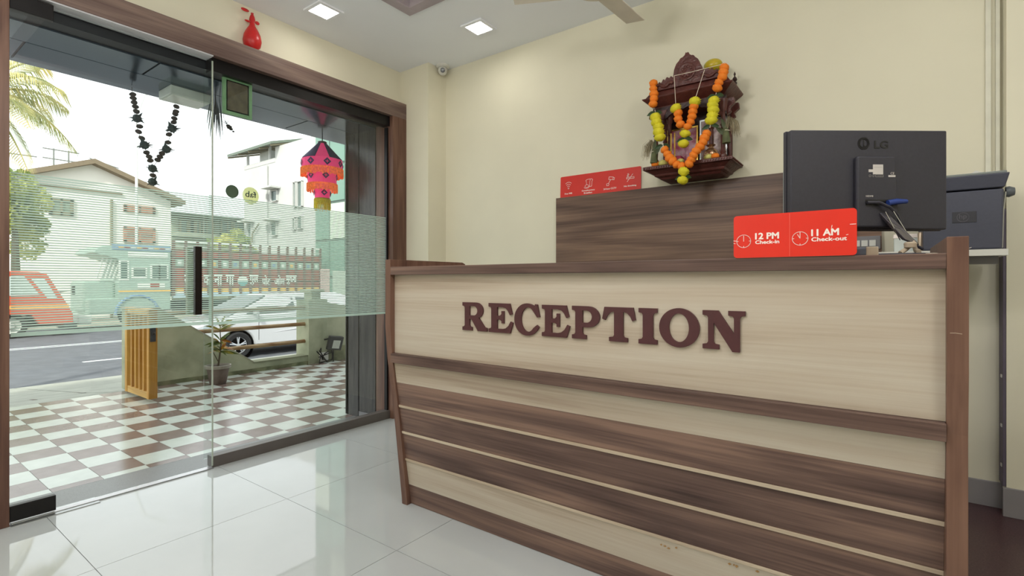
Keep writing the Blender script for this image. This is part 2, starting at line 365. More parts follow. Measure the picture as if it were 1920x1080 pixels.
# swing door
DX = -3.036
dr = root('door_1', (DX, .9, 0), kind='structure')
BX('glass_pane', (DX-.005, .470, .014), (DX+.005, 1.287, 2.285), GLASS, dr)
film(DX+.0055, .475, 1.284, .808, 1.515, dr)
BX('patch_fitting', (DX-.014, .470, 2.225), (DX+.014, .614, 2.296), BLACKM, dr, .002)
BX('patch_fitting', (DX-.014, .470, .012), (DX+.014, .622, .080), BLACKM, dr, .002)
BX('pivot_plate', (DX-.045, .470, 0), (DX+.045, .775, .0035), STEEL, dr)
HB = pr('handle_bronze', (40, 34, 32), .3, .5)
for sx in (1, -1):
    x = DX+sx*.050
    h = BX('pull_handle', (x-.012, 1.178, .868), (x+.012, 1.212, 1.236), HB if sx == 1 else pr('handle_outside', (150, 150, 120), .4, .4), dr, .002)
    for z in (.885, 1.215): MB().tube([(DX, 1.195, z), (x, 1.195, z)], .008).build('handle_post', STEEL, h, smooth=True)
MB().tube([(DX+.001, 1.290, .014), (DX+.001, 1.290, 2.285)], .0045, 6).build('edge_seal', pr('pale_seal', (176, 184, 170), .3), dr, smooth=True)
BX('threshold_strip', (-3.055, .475, 0), (-3.02, 1.29, .006), STEEL, dr)

# ------------------------------------------------------------------ reception desk
DL, DR = -1.83, .155; YF = 1.514
desk = root('reception_desk', ((DL+DR)/2, 1.75, 0), 'long walnut and maple laminate reception counter with maroon lettering on its front', 'counter')
def side(x0, x1, zt, slant):
    pts = [(YF, zt), (YF, .84), (YF+.012, .70), (YF+slant*.55, .40), (YF+slant*.98, .03), (YF+slant, 0), (2.03, 0), (2.03, zt-.03), (2.022, zt-.008), (2.0, zt)]
    return MB().prism(pts, 0, x0, x1)
side(DL, DL+.035, 1.148, .10).build('side_panel', WALZ, desk, bevel=.0015)
side(.117, DR, 1.151, .02).build('side_panel', WALZ, desk, bevel=.0015)
x0, x1 = DL+.035, .117
BX('top_rail', (x0, YF+.001, 1.078), (x1, 1.56, 1.114), WALX, desk, .0015)
BX('ledge', (x0, 1.56, 1.085), (x1, 2.0, 1.1135), WALX, desk)
BX('front_board', (x0, 1.540, .724), (x1, 1.556, 1.078), MAPLE, desk)
BX('middle_rail', (x0, YF+.001, .682), (x1, 1.60, .723), WALX, desk, .0015)
def yl(z): return 1.536+.104*(.682-z)/.682
def slab(name, za, zb, m, pr_=0., th=.016, bev=.0008):
    p = [(yl(za)-pr_, za), (yl(zb)-pr_, zb), (yl(zb)+th, zb), (yl(za)+th, za)]
    return MB().prism(p, 0, x0, x1).build(name, m, desk, bevel=bev)
slab('board', .587, .6815, MAPLE)
slab('board', .4815, .5865, WALX)
slab('strip', .470, .481, MAPS, .004)
slab('board', .3565, .4695, WALX)
slab('strip', .345, .356, MAPS, .004)
slab('board', .2245, .3445, WALX)
slab('strip', .214, .224, MAPS, .004)
slab('board', .0965, .2135, MAPLE)
slab('plinth', .001, .096, WALX, .0)
BX('back_board', (x0, 1.665, .02), (x1, 1.68, 1.08), WALX, desk)
b = MB(); rnd = random.Random(9)
for px, py in ((1240, 1021), (1247, 1024), (1254, 1028), (1268, 1027), (1368, 1057), (1376, 1059), (1381, 1061), (1420, 1071)):
    p = W(px, py, Y=yl(.21)-.0004); b.prism([(p.x-rnd.uniform(.002, .007), p.z-.001), (p.x, p.z-rnd.uniform(.003, .006)), (p.x+rnd.uniform(.002, .007), p.z), (p.x, p.z+.003)], 1, p.y-.0006, p.y+.0005)
o = b.build('chipped_edge', pr('bare_chipboard', (160, 124, 78), .8), desk); tag(o, 'small brown chips along the edge of the pale board', kind='stuff')
strokes('scratch', [[(0, 0), (.009, .0005), (.020, -.001)]], frame((.123, 1.5135, .932), (1, 0, 0), (0, 0, 1)), .0012, pr('scratch_pale', (190, 170, 150), .6), desk)
# slab-serif letters
LET = {
 'I': [[(0,0),(.545,0),(.545,.12),(.45,.14),(.42,.19),(.42,.81),(.45,.86),(.545,.88),(.545,1),(0,1),(0,.88),(.095,.86),(.125,.81),(.125,.19),(.095,.14),(0,.12)]],
 'T': [[(.22,0),(.80,0),(.80,.12),(.69,.14),(.66,.19),(.66,.87),(.78,.84),(.88,.74),(.94,.61),(1.04,.65),(.97,1),(.07,1),(0,.65),(.10,.61),(.16,.74),(.26,.84),(.38,.87),(.38,.19),(.35,.14),(.22,.12)]],
 'E': [[(0,0),(.93,0),(1.05,.36),(.95,.40),(.86,.25),(.74,.16),(.60,.13),(.38,.13),(.38,.44),(.50,.44),(.56,.40),(.56,.32),(.67,.32),(.67,.74),(.56,.74),(.56,.64),(.50,.58),(.38,.58),(.38,.87),(.60,.87),(.74,.84),(.84,.75),(.92,.61),(1.02,.65),(.92,1),(0,1),(0,.88),(.10,.86),(.12,.81),(.12,.19),(.10,.14),(0,.12)]],
 'P': [[(0,0),(.50,0),(.50,.12),(.40,.14),(.37,.19),(.37,.36)]+arc(.56,.68,.39,.32,-90,90)+[(0,1),(0,.88),(.09,.86),(.12,.81),(.12,.19),(.09,.14),(0,.12)], [(.37,.50),(.37,.87)]+arc(.50,.685,.19,.185,90,-90)],
 'R': [[(0,0),(.46,0),(.46,.12),(.37,.14),(.34,.19),(.34,.41),(.42,.41),(.72,0),(1.14,0),(1.14,.12),(1.03,.15),(.76,.47)]+arc(.62,.72,.34,.28,-58,90)+[(0,1),(0,.88),(.08,.86),(.11,.81),(.11,.19),(.08,.14),(0,.12)], [(.34,.54),(.34,.87)]+arc(.53,.705,.17,.165,90,-90)],
 'O': [arc(.545,.5,.545,.53,0,354,44), arc(.545,.5,.27,.385,354,0,44)],
 'N': [[(0,0),(.42,0),(.42,.12),(.31,.14),(.28,.19),(.28,.68),(.74,-.04),(.92,-.04),(.92,.81),(.95,.86),(1.05,.88),(1.05,1),(.64,1),(.64,.88),(.75,.86),(.78,.81),(.78,.42),(.40,1),(0,1),(0,.88),(.11,.86),(.14,.81),(.14,.19),(.11,.14),(0,.12)]],
 'C': [[(.80,.93),(.84,1.01),(.93,1.0),(1.02,.60),(.92,.58)]+arc(.56,.5,.28,.40,48,318,22)+[(.91,.34),(1.0,.27)]+arc(.52,.5,.52,.53,322,62,26)],
}
for ch, xa, xb in (('R',-1.376,-1.248),('E',-1.240,-1.122),('C',-1.116,-1.002),('E',-.993,-.877),('P',-.869,-.763),('T',-.754,-.637),('I',-.627,-.566),('O',-.560,-.438),('N',-.429,-.312)):
    lp = LET[ch]; wd = max(p[0] for p in lp[0]); k = (xb-xa)/wd; h = .1125
    M = frame((xa, 1.5399, .852), (1, 0, 0), (0, 0, 1))
    o = shape('letter', [[(p[0]*k, p[1]*h) for p in l] for l in lp], M, .007, LETM, desk); o['label'] = 'dark maroon capital letter '+ch

# check-in sign on the counter
sg = root('counter_sign', (-.195, 1.512, 1.1145), 'glossy red sign with white check-in and check-out times on the counter', 'sign')
def rrect(w_, h_, r_):
    o = []
    for cx, cy, a in ((w_-r_, h_-r_, 0), (r_, h_-r_, 90), (r_, r_, 180), (w_-r_, r_, 270)): o += arc(cx, cy, r_, r_, a, a+90, 6)
    return o
Ms = frame((-.338, 1.512, 1.1145), (1, 0, 0), (0, 0, 1))
shape('plate', [rrect(.286, .117, .009)], frame((-.338, 1.515, 1.1145), (1, 0, 0), (0, 0, 1)), .003, REDS, sg)
def T2(M, x, y): return M @ Matrix.Translation((x, y, 0))
text('lettering', '12 PM', T2(Ms, .056, .050), .057, .0165, WHITEP, sg, .055)
text('lettering', 'Check-in', T2(Ms, .056, .037), .058, .0095, WHITEP, sg, .05)
text('lettering', '11 AM', T2(Ms, .189, .052), .059, .0165, WHITEP, sg, .055)
text('lettering', 'Check-out', T2(Ms, .189, .038), .076, .0100, WHITEP, sg, .05)
for cx, cy, hands in ((.026, .046, [[(0, 0), (0, .015)]]), (.163, .047, [[(0, 0), (0, .016)], [(0, 0), (-.006, .011)]])):
    strokes('clock_symbol', [arc(0, 0, .018, .0175, 0, 360, 32)]+hands+[[(-.018, 0), (-.014, 0)], [(.018, 0), (.014, 0)], [(0, -.018), (0, -.014)]], T2(Ms, cx, cy), .0013, WHITEP, sg)
strokes('scratches', [[(0, .048), (.008, .047)], [(0, .041), (.004, .040)], [(.272, .077), (.284, .077)], [(.264, .051), (.268, .052)], [(.233, .071), (.234, .077)]], Ms, .0013, WHITEP, sg)['kind'] = 'stuff'
BX('divider_line', (-.338+.1385, 1.5113, 1.116), (-.338+.1392, 1.512, 1.229), pr('pale_red', (240, 120, 100), .4), sg)

# ------------------------------------------------------------------ panel on the back wall, facilities sign, ornate frame
pb = root('wall_panel', (-.87, 2.86, .11), 'dark walnut laminate panel on the wall behind the counter', 'panel')
BX('board', (-1.742, 2.862, .112), (-.005, 2.886, 1.597), wood('walnut_panel', (78, 58, 50), (112, 88, 74), (144, 116, 96), 0, big=.7), pb, .001)
ws = root('facilities_sign', (-1.44, 2.868, 1.597), 'long red sign with four white hotel service symbols above the wall panel', 'sign')
p0 = W(1050, 369, Y=2.872); p1 = W(1201, 351, Y=2.872)
Mw = frame((p0.x, 2.880, 1.5975), (1, 0, 0), (0, .03, 1)); WW = p1.x-p0.x
shape('plate', [[(0, 0), (WW, 0)]+arc(WW-.008, .130, .008, .008, 0, 90, 6)+arc(.008, .130, .008, .008, 90, 180, 6)], Mw @ Matrix.Translation((0, 0, .001)), .003, pr('sign_red_wall', (212, 40, 28), .4, noise_amt=.03), ws)
Mw = Mw @ Matrix.Translation((0, 0, .0042)); kx = WW/.52
def sc(l, x, y, k=1.0): return [[(x+a*k, y+b_*k) for a, b_ in q_] for q_ in l]
cxs = [v*WW for v in (.11, .37, .64, .88)]
strokes('internet_symbol', sc([arc(0, -.004, .030, .030, 45, 135, 8), arc(0, -.008, .021, .021, 45, 135, 8), arc(0, -.011, .012, .012, 45, 135, 6), arc(0, -.014, .004, .004, 0, 360, 10)], cxs[0], .072), Mw, .0028, WHITEP, ws)
strokes('breakfast_symbol', sc([[(-.012, -.004), (-.014, .016), (-.018, .024), (-.010, .030), (.010, .031), (.026, .030), (.031, .023), (.026, .016), (.024, -.016), (.010, -.017), (.004, -.014)], [(.010, .031), (.014, .024), (.010, .016), (.010, -.016)], arc(-.010, -.012, .013, .009, 0, 360, 14), arc(-.012, -.020, .017, .006, 160, 380, 10)], cxs[1], .070), Mw, .0022, WHITEP, ws)
strokes('camera_symbol', sc([[(-.006, .026), (.022, .022), (.019, .006), (-.009, .010), (-.006, .026)], [(.022, .020), (.030, .017), (.027, .004), (.020, .006)], [(.004, .008), (-.010, -.016)], [(-.010, -.014), (-.022, -.016), (-.022, -.028), (-.010, -.028), (-.006, -.020), (-.010, -.014)]], cxs[2], .072), Mw, .0024, WHITEP, ws)
strokes('no_smoking_symbol', sc([[(-.024, .004), (.024, .004), (.024, -.005), (-.024, -.005), (-.024, .004)], [(-.020, -.022), (.016, .022)], [(-.018, .006), (-.021, .014), (-.015, .020), (-.018, .027)], [(-.012, .006), (-.015, .014), (-.009, .020), (-.012, .027)]], cxs[3], .076), Mw, .0024, WHITEP, ws)
text('lettering', 'Free Wifi', T2(Mw, cxs[0]-.027, .019), .054, .010, WHITEP, ws, .04)
text('lettering', 'Complimentary', T2(Mw, cxs[1]-.046, .024), .092, .011, WHITEP, ws, .04)
text('lettering', 'Breakfast', T2(Mw, cxs[1]-.030, .010), .058, .010, WHITEP, ws, .04)
text('lettering', '24 hour CCTV', T2(Mw, cxs[2]-.043, .020), .086, .010, WHITEP, ws, .04)
text('lettering', 'No Smoking', T2(Mw, cxs[3]-.040, .021), .078, .011, WHITEP, ws, .04)

of = root('ornate_board', (-.25, 2.85, 1.28), 'white board edged with black scrollwork, half hidden behind the monitor', 'board')
BX('board', (-.404, 2.845, 1.25), (-.10, 2.861, 1.60), pr('matt_white', (196, 204, 198), .5), of, .002)
Mo = frame((-.404, 2.8445, 1.25), (1, 0, 0), (0, 0, 1))
strokes('scrollwork', [arc(.022, .33, .008, .008, 0, 300, 12), arc(.020, .312, .006, .006, 60, 380, 12), arc(.024, .294, .008, .007, -90, 200, 12), [(.02, .30), (.028, .28)], [(.022, .286), (.020, .20)], arc(.020, .19, .008, .008, 20, 320, 12), arc(.024, .172, .007, .009, 120, 420, 12), [(.02, .18), (.03, .15)], arc(.02, .14, .008, .008, 0, 300, 12)], Mo, .0032, pr('black_ink', (30, 30, 30), .5), of)
BX('border_line', (-.404+.006, 2.8440, 1.26), (-.404+.009, 2.8452, 1.59), pr('grey_ink', (110, 110, 110), .5), of)

sb = root('switch_board', (0.03, 2.86, 1.2), 'grey switch plate with white rocker switches low behind the monitor', 'switch')
p = W(1626, 453, Y=2.855)
BX('plate', (p.x-.07, 2.850, p.z-.035), (p.x+.05, 2.8615, p.z+.025), GREYM, sb, .002)
for k in (-.052, -.022, .008): BX('rocker', (p.x+k, 2.846, p.z-.022), (p.x+k+.024, 2.850, p.z+.006), PLW, sb)

# ------------------------------------------------------------------ monitor
cm = Vector((0, 0, CAMZ))+FWD*1.45+RGT*((1629.5-960)/FPX*1.45)
mo = root('computer_monitor', (cm.x, cm.y, 1.114), 'black flat computer monitor seen from behind on the counter', 'monitor', rz=YAW+R(.8), local=True)
k = 1.45/FPX
def Z(py): return (HOR-py)*k+CAMZ-1.114
hw = 148*k; zt, zb = Z(244), Z(430)
b = MB().prism([(-hw, zb), (hw, zb), (hw, zt), (-hw, zt)], 1, 0, .022); b.build('housing', PLB, mo, bevel=.004)
BX('bezel', (-hw-.002, .022, zb-.002), (hw+.002, .036, zt+.002), PLB, mo, .002)
BX('screen', (-hw+.012, .0361, zb+.015), (hw-.012, .037, zt-.012), pr('dark_screen', (12, 12, 14), .2), mo)
bw0, bw1 = (1600-1629.5)*k, (1672-1629.5)*k
MB().prism([(bw0, zb+.004), (bw1+.01, zb+.004), (bw1, Z(295)), (bw0, Z(295))], 1, -.016, 0).build('rear_hump', PLB, mo, bevel=.005)
Mm = frame((0, -.0163, 0), (1, 0, 0), (0, 0, 1)); Mh = frame((0, -.0002, 0), (1, 0, 0), (0, 0, 1))
EMB = pr('embossed_plastic', (20, 19, 22), .35)
def MX(px): return (px-1629.5)*k
strokes('emblem', [arc(MX(1619), Z(269), .0155, .0165, 0, 360, 30), arc(MX(1619), Z(269), .0115, .0125, 0, 360, 26), [(MX(1619), Z(263)), (MX(1619), Z(274)), (MX(1624), Z(274))]], Mh, .0030, EMB, mo, .0009)
text('lettering', 'LG', T2(Mh, MX(1639.5), Z(278)), MX(1665)-MX(1639.5), .021, EMB, mo, .04, .0009)
LBL = pr('label_white', (196, 190, 184), .6)
BX('rating_label', (MX(1629), -.0168, Z(329)), (MX(1648), -.0160, Z(311)), LBL, mo)
BX('rating_label', (MX(1621), -.0168, Z(325)), (MX(1629), -.0160, Z(320)), LBL, mo)
BX('bar_label', (MX(1658), -.0168, Z(334)), (MX(1671), -.0160, Z(330.5)), LBL, mo)
text('lettering', 'CE', T2(Mm, MX(1662), Z(329.5)), .0105, .0068, LBL, mo, .0)
strokes('label_marks', [arc(MX(1623.5), Z(332), .003, .003, 0, 360, 10), arc(MX(1630), Z(332), .0024, .003, 0, 360, 8), [(MX(1634), Z(330)), (MX(1648), Z(330)), (MX(1648), Z(334)), (MX(1634), Z(334)), (MX(1634), Z(330))], [(MX(1637), Z(332)), (MX(1646), Z(332))], [(MX(1631), Z(316)), (MX(1646), Z(316))]], Mm, .0008, pr('label_grey', (150, 146, 142), .6), mo)['kind'] = 'stuff'
text('lettering', 'HDMI', T2(Mm, MX(1616), Z(371)), MX(1629)-MX(1616), .0045, LBL, mo, .02)
BX('port_recess', (MX(1615), -.0166, Z(387)), (MX(1675), -.0155, Z(376)), pr('port_black', (8, 8, 10), .4), mo)
b = MB().tube([(MX(1653), -.024, Z(383)), (MX(1668), -.026, Z(380.5)), (MX(1688), -.024, Z(380))], [.0085, .0085, .006], 10); b.build('cable_plug', pr('plug_blue', (34, 58, 128), .4), mo, smooth=True)
b = MB().tube([(MX(1616), -.022, Z(382)), (MX(1636), -.026, Z(382)), (MX(1652), -.034, Z(392)), (MX(1668), -.03, Z(405)), (MX(1682), -.02, Z(432)), (MX(1692), -.025, Z(455)), (MX(1715), -.03, Z(468))], .0045, 8); b.build('cable', PLB, mo, smooth=True)
# bent acrylic neck and foot
NK = pr('tinted_acrylic', (104, 100, 106), .15, .6, coat=.6)
b = MB(); n0 = [(MX(1640), Z(401)), (MX(1655), Z(400))]; n1 = [(MX(1667), Z(452)), (MX(1694), Z(462))]
b.add([(n0[0][0], -.020, n0[0][1]), (n0[1][0], -.020, n0[1][1]), (n1[1][0], -.060, n1[1][1]), (n1[0][0], -.060, n1[0][1]),
       (n0[0][0], -.008, n0[0][1]), (n0[1][0], -.008, n0[1][1]), (n1[1][0], -.046, n1[1][1]), (n1[0][0], -.046, n1[0][1])],
      [(0,3,2,1),(4,5,6,7),(0,1,5,4),(1,2,6,5),(2,3,7,6),(3,0,4,7)])
b.build('neck', NK, mo, bevel=.002)
strokes('neck_edge', [[(n0[0][0], n0[0][1]), (n1[0][0], n1[0][1])], [(n0[1][0], n0[1][1]), (n1[1][0], n1[1][1])]], frame((0, -.040, 0), (1, 0, 0), (0, 0, 1)), .0016, CHROME, mo, .002)
ft = [(.19*math.cos(a)*.62, .10*math.sin(a)+.0) for a in [R(t) for t in range(0, 360, 15)]]
MB().prism([(x+MX(1680), y+.0) for x, y in ft], 2, 0, .012).build('foot', PLB, mo, bevel=.003)
TAPE = pr('parcel_tape', (176, 160, 138), .4)
b = MB().tube([(MX(1650), -.075, .012), (MX(1662), -.07, .022), (MX(1684), -.055, Z(457)), (MX(1686), -.06, .02), (MX(1678), -.085, .013)], .006, 8); b.build('tape', TAPE, mo, smooth=True)
MB().lathe([(.0, 0), (.014, .001), (.015, .012), (.012, .016), (0, .0165)], (MX(1668), -.075, Z(468)), 14).build('foot_cap', TAPE, mo, smooth=True)

# small things on the ledge beside the monitor foot
def LP(px, dy=0): return W(px, 470, Y=1.60+dy)
p = LP(1617); bx = root('cable_adapter', (p.x, 1.60, 1.114), 'small grey plug box lying on the counter beside the red sign', 'adapter')
BX('housing', (p.x-.03, 1.575, 1.114), (p.x+.022, 1.62, 1.136), pr('slate_plastic', (82, 88, 100), .4), bx, .004)
BX('label_band', (p.x+.008, 1.574, 1.1141), (p.x+.034, 1.6205, 1.1375), TAPE, bx, .002)
p = LP(1712, .2)
pd = root('paper_sheets', (p.x, 1.80, 1.114), 'curled white paper sheets lying on the counter right of the monitor foot', 'paper')
for q, (a0, r0) in enumerate(((.0, .05), (.12, -.1))):
    b = MB(); n = 7
    vs = [(p.x-.08+.17*i/n+a0*.2, 1.74+.14*j+r0*.1, 1.1145+q*.004+.022*abs(math.sin(i/n*3.1+q))*((i/n)**1.5)) for j in (0, 1) for i in range(n+1)]
    vs += [(x, y, z-.0012) for x, y, z in vs]
    m_ = n+1; fs = []
    for i in range(n): fs += [(i, i+1, m_+i+1, m_+i), (2*m_+i, 3*m_+i, 3*m_+i+1, 2*m_+i+1)]
    per = list(range(m_))+[2*m_-1-i for i in range(m_)]
    for i in range(len(per)): a_, c_ = per[i], per[(i+1) % len(per)]; fs.append((a_, a_+2*m_, c_+2*m_, c_))
    b.add(vs, fs).build('sheet', pr('paper_white', (214, 206, 190), .7), pd)

# ------------------------------------------------------------------ shelf, printer
sh = root('wall_shelf', (.2, 2.6, 1.13), 'narrow white shelf carrying the charcoal printer beside the corner', 'shelf')
BX('shelf_board', (-.06, 2.44, 1.140), (.352, 2.795, 1.163), PLW, sh, .001)
BX('support_rail', (.05, 2.50, 1.112), (.335, 2.52, 1.140), GREYM, sh)
BX('bracket', (.09, 2.56, 1.06), (.235, 2.79, 1.112), GREYM, sh)
BX('socket_box', (.14, 2.79, 1.02), (.235, 2.885, 1.06), pr('maroon_plastic', (58, 40, 44), .5), sh)
prt = root('office_printer', (.24, 2.62, 1.163), 'charcoal laser printer on the white shelf behind the counter', 'printer')
PX0, PX1, PY0, PY1 = .122, .340, 2.46, 2.78
MB().prism([(PX0, PY0), (PX1, PY0), (PX1, PY1), (PX0, PY1)], 2, 1.165, 1.378, [(PX0, PY0), (PX1+.004, PY0), (PX1+.004, PY1), (PX0, PY1)]).build('body', PLG, prt, bevel=.006)
MB().prism([(PX0-.003, PY0-.003), (PX1+.006, PY0-.003), (PX1+.006, PY1), (PX0-.003, PY1)], 2, 1.382, 1.432, [(PX0-.004, PY0-.012), (PX1+.018, PY0-.012), (PX1+.018, PY1), (PX0-.004, PY1)]).build('lid', PLG, prt, bevel=.004)
BX('top_cover', (PX0, PY0, 1.432), (PX1+.012, PY1, 1.441), pr('printer_grey', (128, 134, 130), .5), prt, .003)
BX('badge', (.205, PY0-.0015, 1.263), (.272, PY0, 1.303), pr('badge_grey', (48, 48, 56), .4), prt, .001)
Mb = frame((.205, PY0-.0016, 1.263), (1, 0, 0), (0, 0, 1))
strokes('emblem', [arc(.030, .020, .0165, .0165, 0, 360, 26)], Mb, .0016, pr('emblem_grey', (92, 90, 98), .4), prt)
text('lettering', 'hp', T2(Mb, .020, .010), .020, .021, MATS['emblem_grey'], prt, .0)
MB().lathe([(0, 0), (.018, .002), (.02, .012), (.014, .026), (0, .028)], (PX1+.018, 2.55, 1.375), 14, (1, 0, 0)).build('side_knob', pr('knob_grey', (96, 102, 108), .4), prt, smooth=True)
MB().tube([(PX1+.012, 2.50, 1.37), (PX1+.006, 2.50, 1.30), (PX1+.003, 2.50, 1.17)], .004, 6).build('side_trim', STEEL, prt, smooth=True)
b = MB(); b.prism([(PX1-.085, 1.441), (PX1-.05, 1.441), (PX1-.05, 1.447), (PX1-.066, 1.456)], 1, 2.5, 2.7); b.build('paper_flap', PLW, prt)
# boxes behind the monitor on the shelf
p = W(1708, 447, Y=2.6)
ct = root('white_carton', (p.x, 2.6, 1.163), 'small white box on the shelf seen below the monitor', 'box')
BX('carton', (p.x-.055, 2.56, 1.163), (p.x+.022, 2.66, 1.222), pr('carton_white', (200, 206, 200), .6), ct, .002)
BX('lid_edge', (p.x-.057, 2.558, 1.222), (p.x+.024, 2.662, 1.238), WHITEP, ct, .002)
p = W(1726, 446, Y=2.52)
o = MB().lathe([(.0, 0), (.010, .0), (.010, .07), (.008, .075), (0, .076)], (p.x, 2.5, 1.163), 16).build('metal_tube', pr('beige_metal', (176, 158, 136), .3, .5), smooth=True)
tag(o, 'upright beige metal tube between white box and printer', 'tube')
# dark strip painting the shade on the column's side face; conduit
cdt = root('corner_shade_strip', (.39, 2.84, .11), 'slim dark strip painting the shade on the column side below the printer', 'shade_strip')
BX('shade_strip', (.388, 2.802, .226), (.3975, 2.884, 1.34), pr('shade_grey', (92, 84, 98), .6), cdt, .001)
for z_ in (.30, .46, .66): BX('added_clip', (.385, 2.815, z_), (.388, 2.835, z_+.012), PLW, cdt)
cn = root('conduit', (.37, 2.87, 1.2), 'thin white plastic conduit running up the wall corner to the ceiling', 'conduit')
BX('channel', (.345, 2.872, 1.35), (.363, 2.8865, 2.699), pr('conduit_white', (226, 224, 206), .5), cn, .002)
BX('channel', (.376, 2.872, 1.35), (.390, 2.8865, 2.699), MATS['conduit_white'], cn, .002)

# ------------------------------------------------------------------ shrine on the back wall
SX0, SX1, SY = -1.06, -.60, 2.65
sr = root('wall_shrine', (-.83, 2.76, 1.605), 'carved dark wooden shrine mounted on the wall, hung with garlands', 'shrine')
def ring(ins, z): return [(SX0+ins, SY+ins), (SX1-ins, SY+ins), (SX1-ins, 2.886), (SX0+ins, 2.886)]
def loft(levels, name, m, bev=.002):
    b = MB()
    for (i0, z0), (i1, z1) in zip(levels[:-1], levels[1:]): b.prism(ring(i0, 0), 2, z0, z1, ring(i1, 0))
    return b.build(name, m, sr, bevel=bev)
loft([(.075, 1.606), (.065, 1.616)], 'lower_moulding', ROSE)
loft([(.070, 1.616), (.05, 1.622), (.045, 1.632), (.020, 1.648), (.010, 1.652)], 'ogee_moulding', ROSE, .001)
loft([(.0, 1.653), (.0, 1.670), (.012, 1.674)], 'shelf_moulding', ROSE)
b = MB()
for i in range(34): b.ball((SX0+.01+i*.0133, SY-.001, 1.6615), .0052, 6)
for i in range(17): b.ball((SX1+.001, SY+.01+i*.0133, 1.6615), .0052, 6)
tag(b.build('bead_row', ROSE, sr), kind='stuff')
# back panel and side posts
BX('back_panel', (SX0+.05, 2.872, 1.674), (SX1-.05, 2.885, 2.03), ROSD, sr)
def post(x, y, r):
    pf = [(r*1.5, 0), (r*1.5, .02), (r, .026), (r*1.25, .034), (r*.8, .045), (r*.95, .08), (r*1.0, .12), (r*.8, .165), (r*1.2, .172), (r*.85, .18), (r*.9, .235), (r*1.3, .242), (r*1.5, .262), (r*2.0, .285), (r*2.0, .30)]
    return MB().lathe(pf, (x, y, 1.673), 12).build('post', ROSE, sr, smooth=True)
for x, y in ((SX0+.055, SY+.055), (SX1-.055, SY+.055), (SX0+.055, 2.85), (SX1-.055, 2.85), (SX0+.12, SY+.085), (SX1-.12, SY+.085)): post(x, y, .012)
for s_, xx in ((1, SX0+.055), (-1, SX1-.055)):
    pts = [(0, 0)]+[(s_*(.02+.045*t), .0+.075*t+.012*math.sin(t*9)) for t in (0, .25, .5, .75, 1)]+[(0, .085)]
    MB().prism([(xx+p_[0], 1.895+p_[1]) for p_ in pts], 1, SY+.045, SY+.06).build('bracket', ROSE, sr)
for yy in (SY+.09, 2.84):   # brackets flaring to the right and left side
    for s_, xx in ((1, SX1-.045), (-1, SX0+.045)):
        MB().prism([(xx, 1.90), (xx+s_*.022, 1.915), (xx+s_*.014, 1.935), (xx+s_*.040, 1.955), (xx+s_*.036, 1.985), (xx, 1.985)], 1, yy-.012, yy+.012).build('bracket', ROSE, sr, bevel=.002)
# scalloped arch
pts = [(SX0+.04, 1.995), (SX1-.04, 1.995), (SX1-.04, 1.90)]
n = 40
for i in range(n+1):
    t = i/n; x = SX1-.07-(SX1-SX0-.14)*t; z = 1.905+.062*math.sin(math.pi*t)+.007*abs(math.sin(t*math.pi*7)); pts.append((x, z))
pts.append((SX0+.04, 1.90))
MB().prism(pts, 1, SY+.05, SY+.063).build('arch_board', ROSD, sr)
loft([(.055, 1.985), (.05, 2.0), (.02, 2.02), (.0, 2.035), (-.004, 2.042), (.012, 2.048), (.03, 2.075), (.045, 2.085)], 'cornice', ROSE, .001)
BX('roof', (SX0+.04, SY+.05, 2.085), (SX1-.04, 2.884, 2.095), ROSD, sr)
# crest
def crest():
    c0 = (SX0+SX1)/2; L = []
    for i in range(61):
        t = -1+2*i/60; a = abs(t)
        if a < .40: h = .150*math.sqrt(max(0, 1-(t/.46)**2))+.006*abs(math.sin(t*26))
        elif a < .62: h = .050+.012*abs(math.sin((a-.4)*28))
        else: h = .030*(1-(a-.62)/.38)+.018*abs(math.sin((a-.62)*25))+.012
        if a < .06: h += .014
        L.append((c0+t*.185, 2.085+h))
    return [(c0-.185, 2.083)]+L+[(c0+.185, 2.083)]
MB().prism(crest()[::-1], 1, SY+.03, SY+.046).build('crest', ROSE, sr, bevel=.0015)
cc = ((SX0+SX1)/2, SY+.029, 2.150)
MB().lathe([(.040, 0), (.046, -.006), (.040, -.008), (.030, -.004), (.016, -.005), (.0, -.007)], cc, 24, (0, 1, 0)).build('rosette', ROSE, sr, smooth=True)
for k in range(10):
    a = k*math.pi/5; MB().ball((cc[0]+.025*math.cos(a), cc[1]-.006, cc[2]+.025*math.sin(a)), .008, 8, (1, .5, 1)).build('petal', ROSE, sr, smooth=True)
for s_ in (-1, 1):
    lv = [((cc[0]+s_*(.07+.012*i)), cc[1]-.002, 2.105+.008*math.sin(i*1.2)) for i in range(9)]
    MB().tube(lv, [.009, .011, .008, .011, .008, .010, .007, .008, .005], 8).build('leaf_scroll', ROSE, sr, smooth=True)
fp = [(.010, 0), (.012, .008), (.007, .014), (.013, .024), (.010, .034), (.004, .040), (.003, .046), (.006, .053), (.003, .062), (.0, .068)]
for x, y in ((SX0+.045, SY+.045), (SX1-.045, SY+.045), (SX1-.03, 2.84), (SX0+.03, 2.84)): MB().lathe(fp, (x, y, 2.086), 12).build('finial', ROSD, sr, smooth=True)
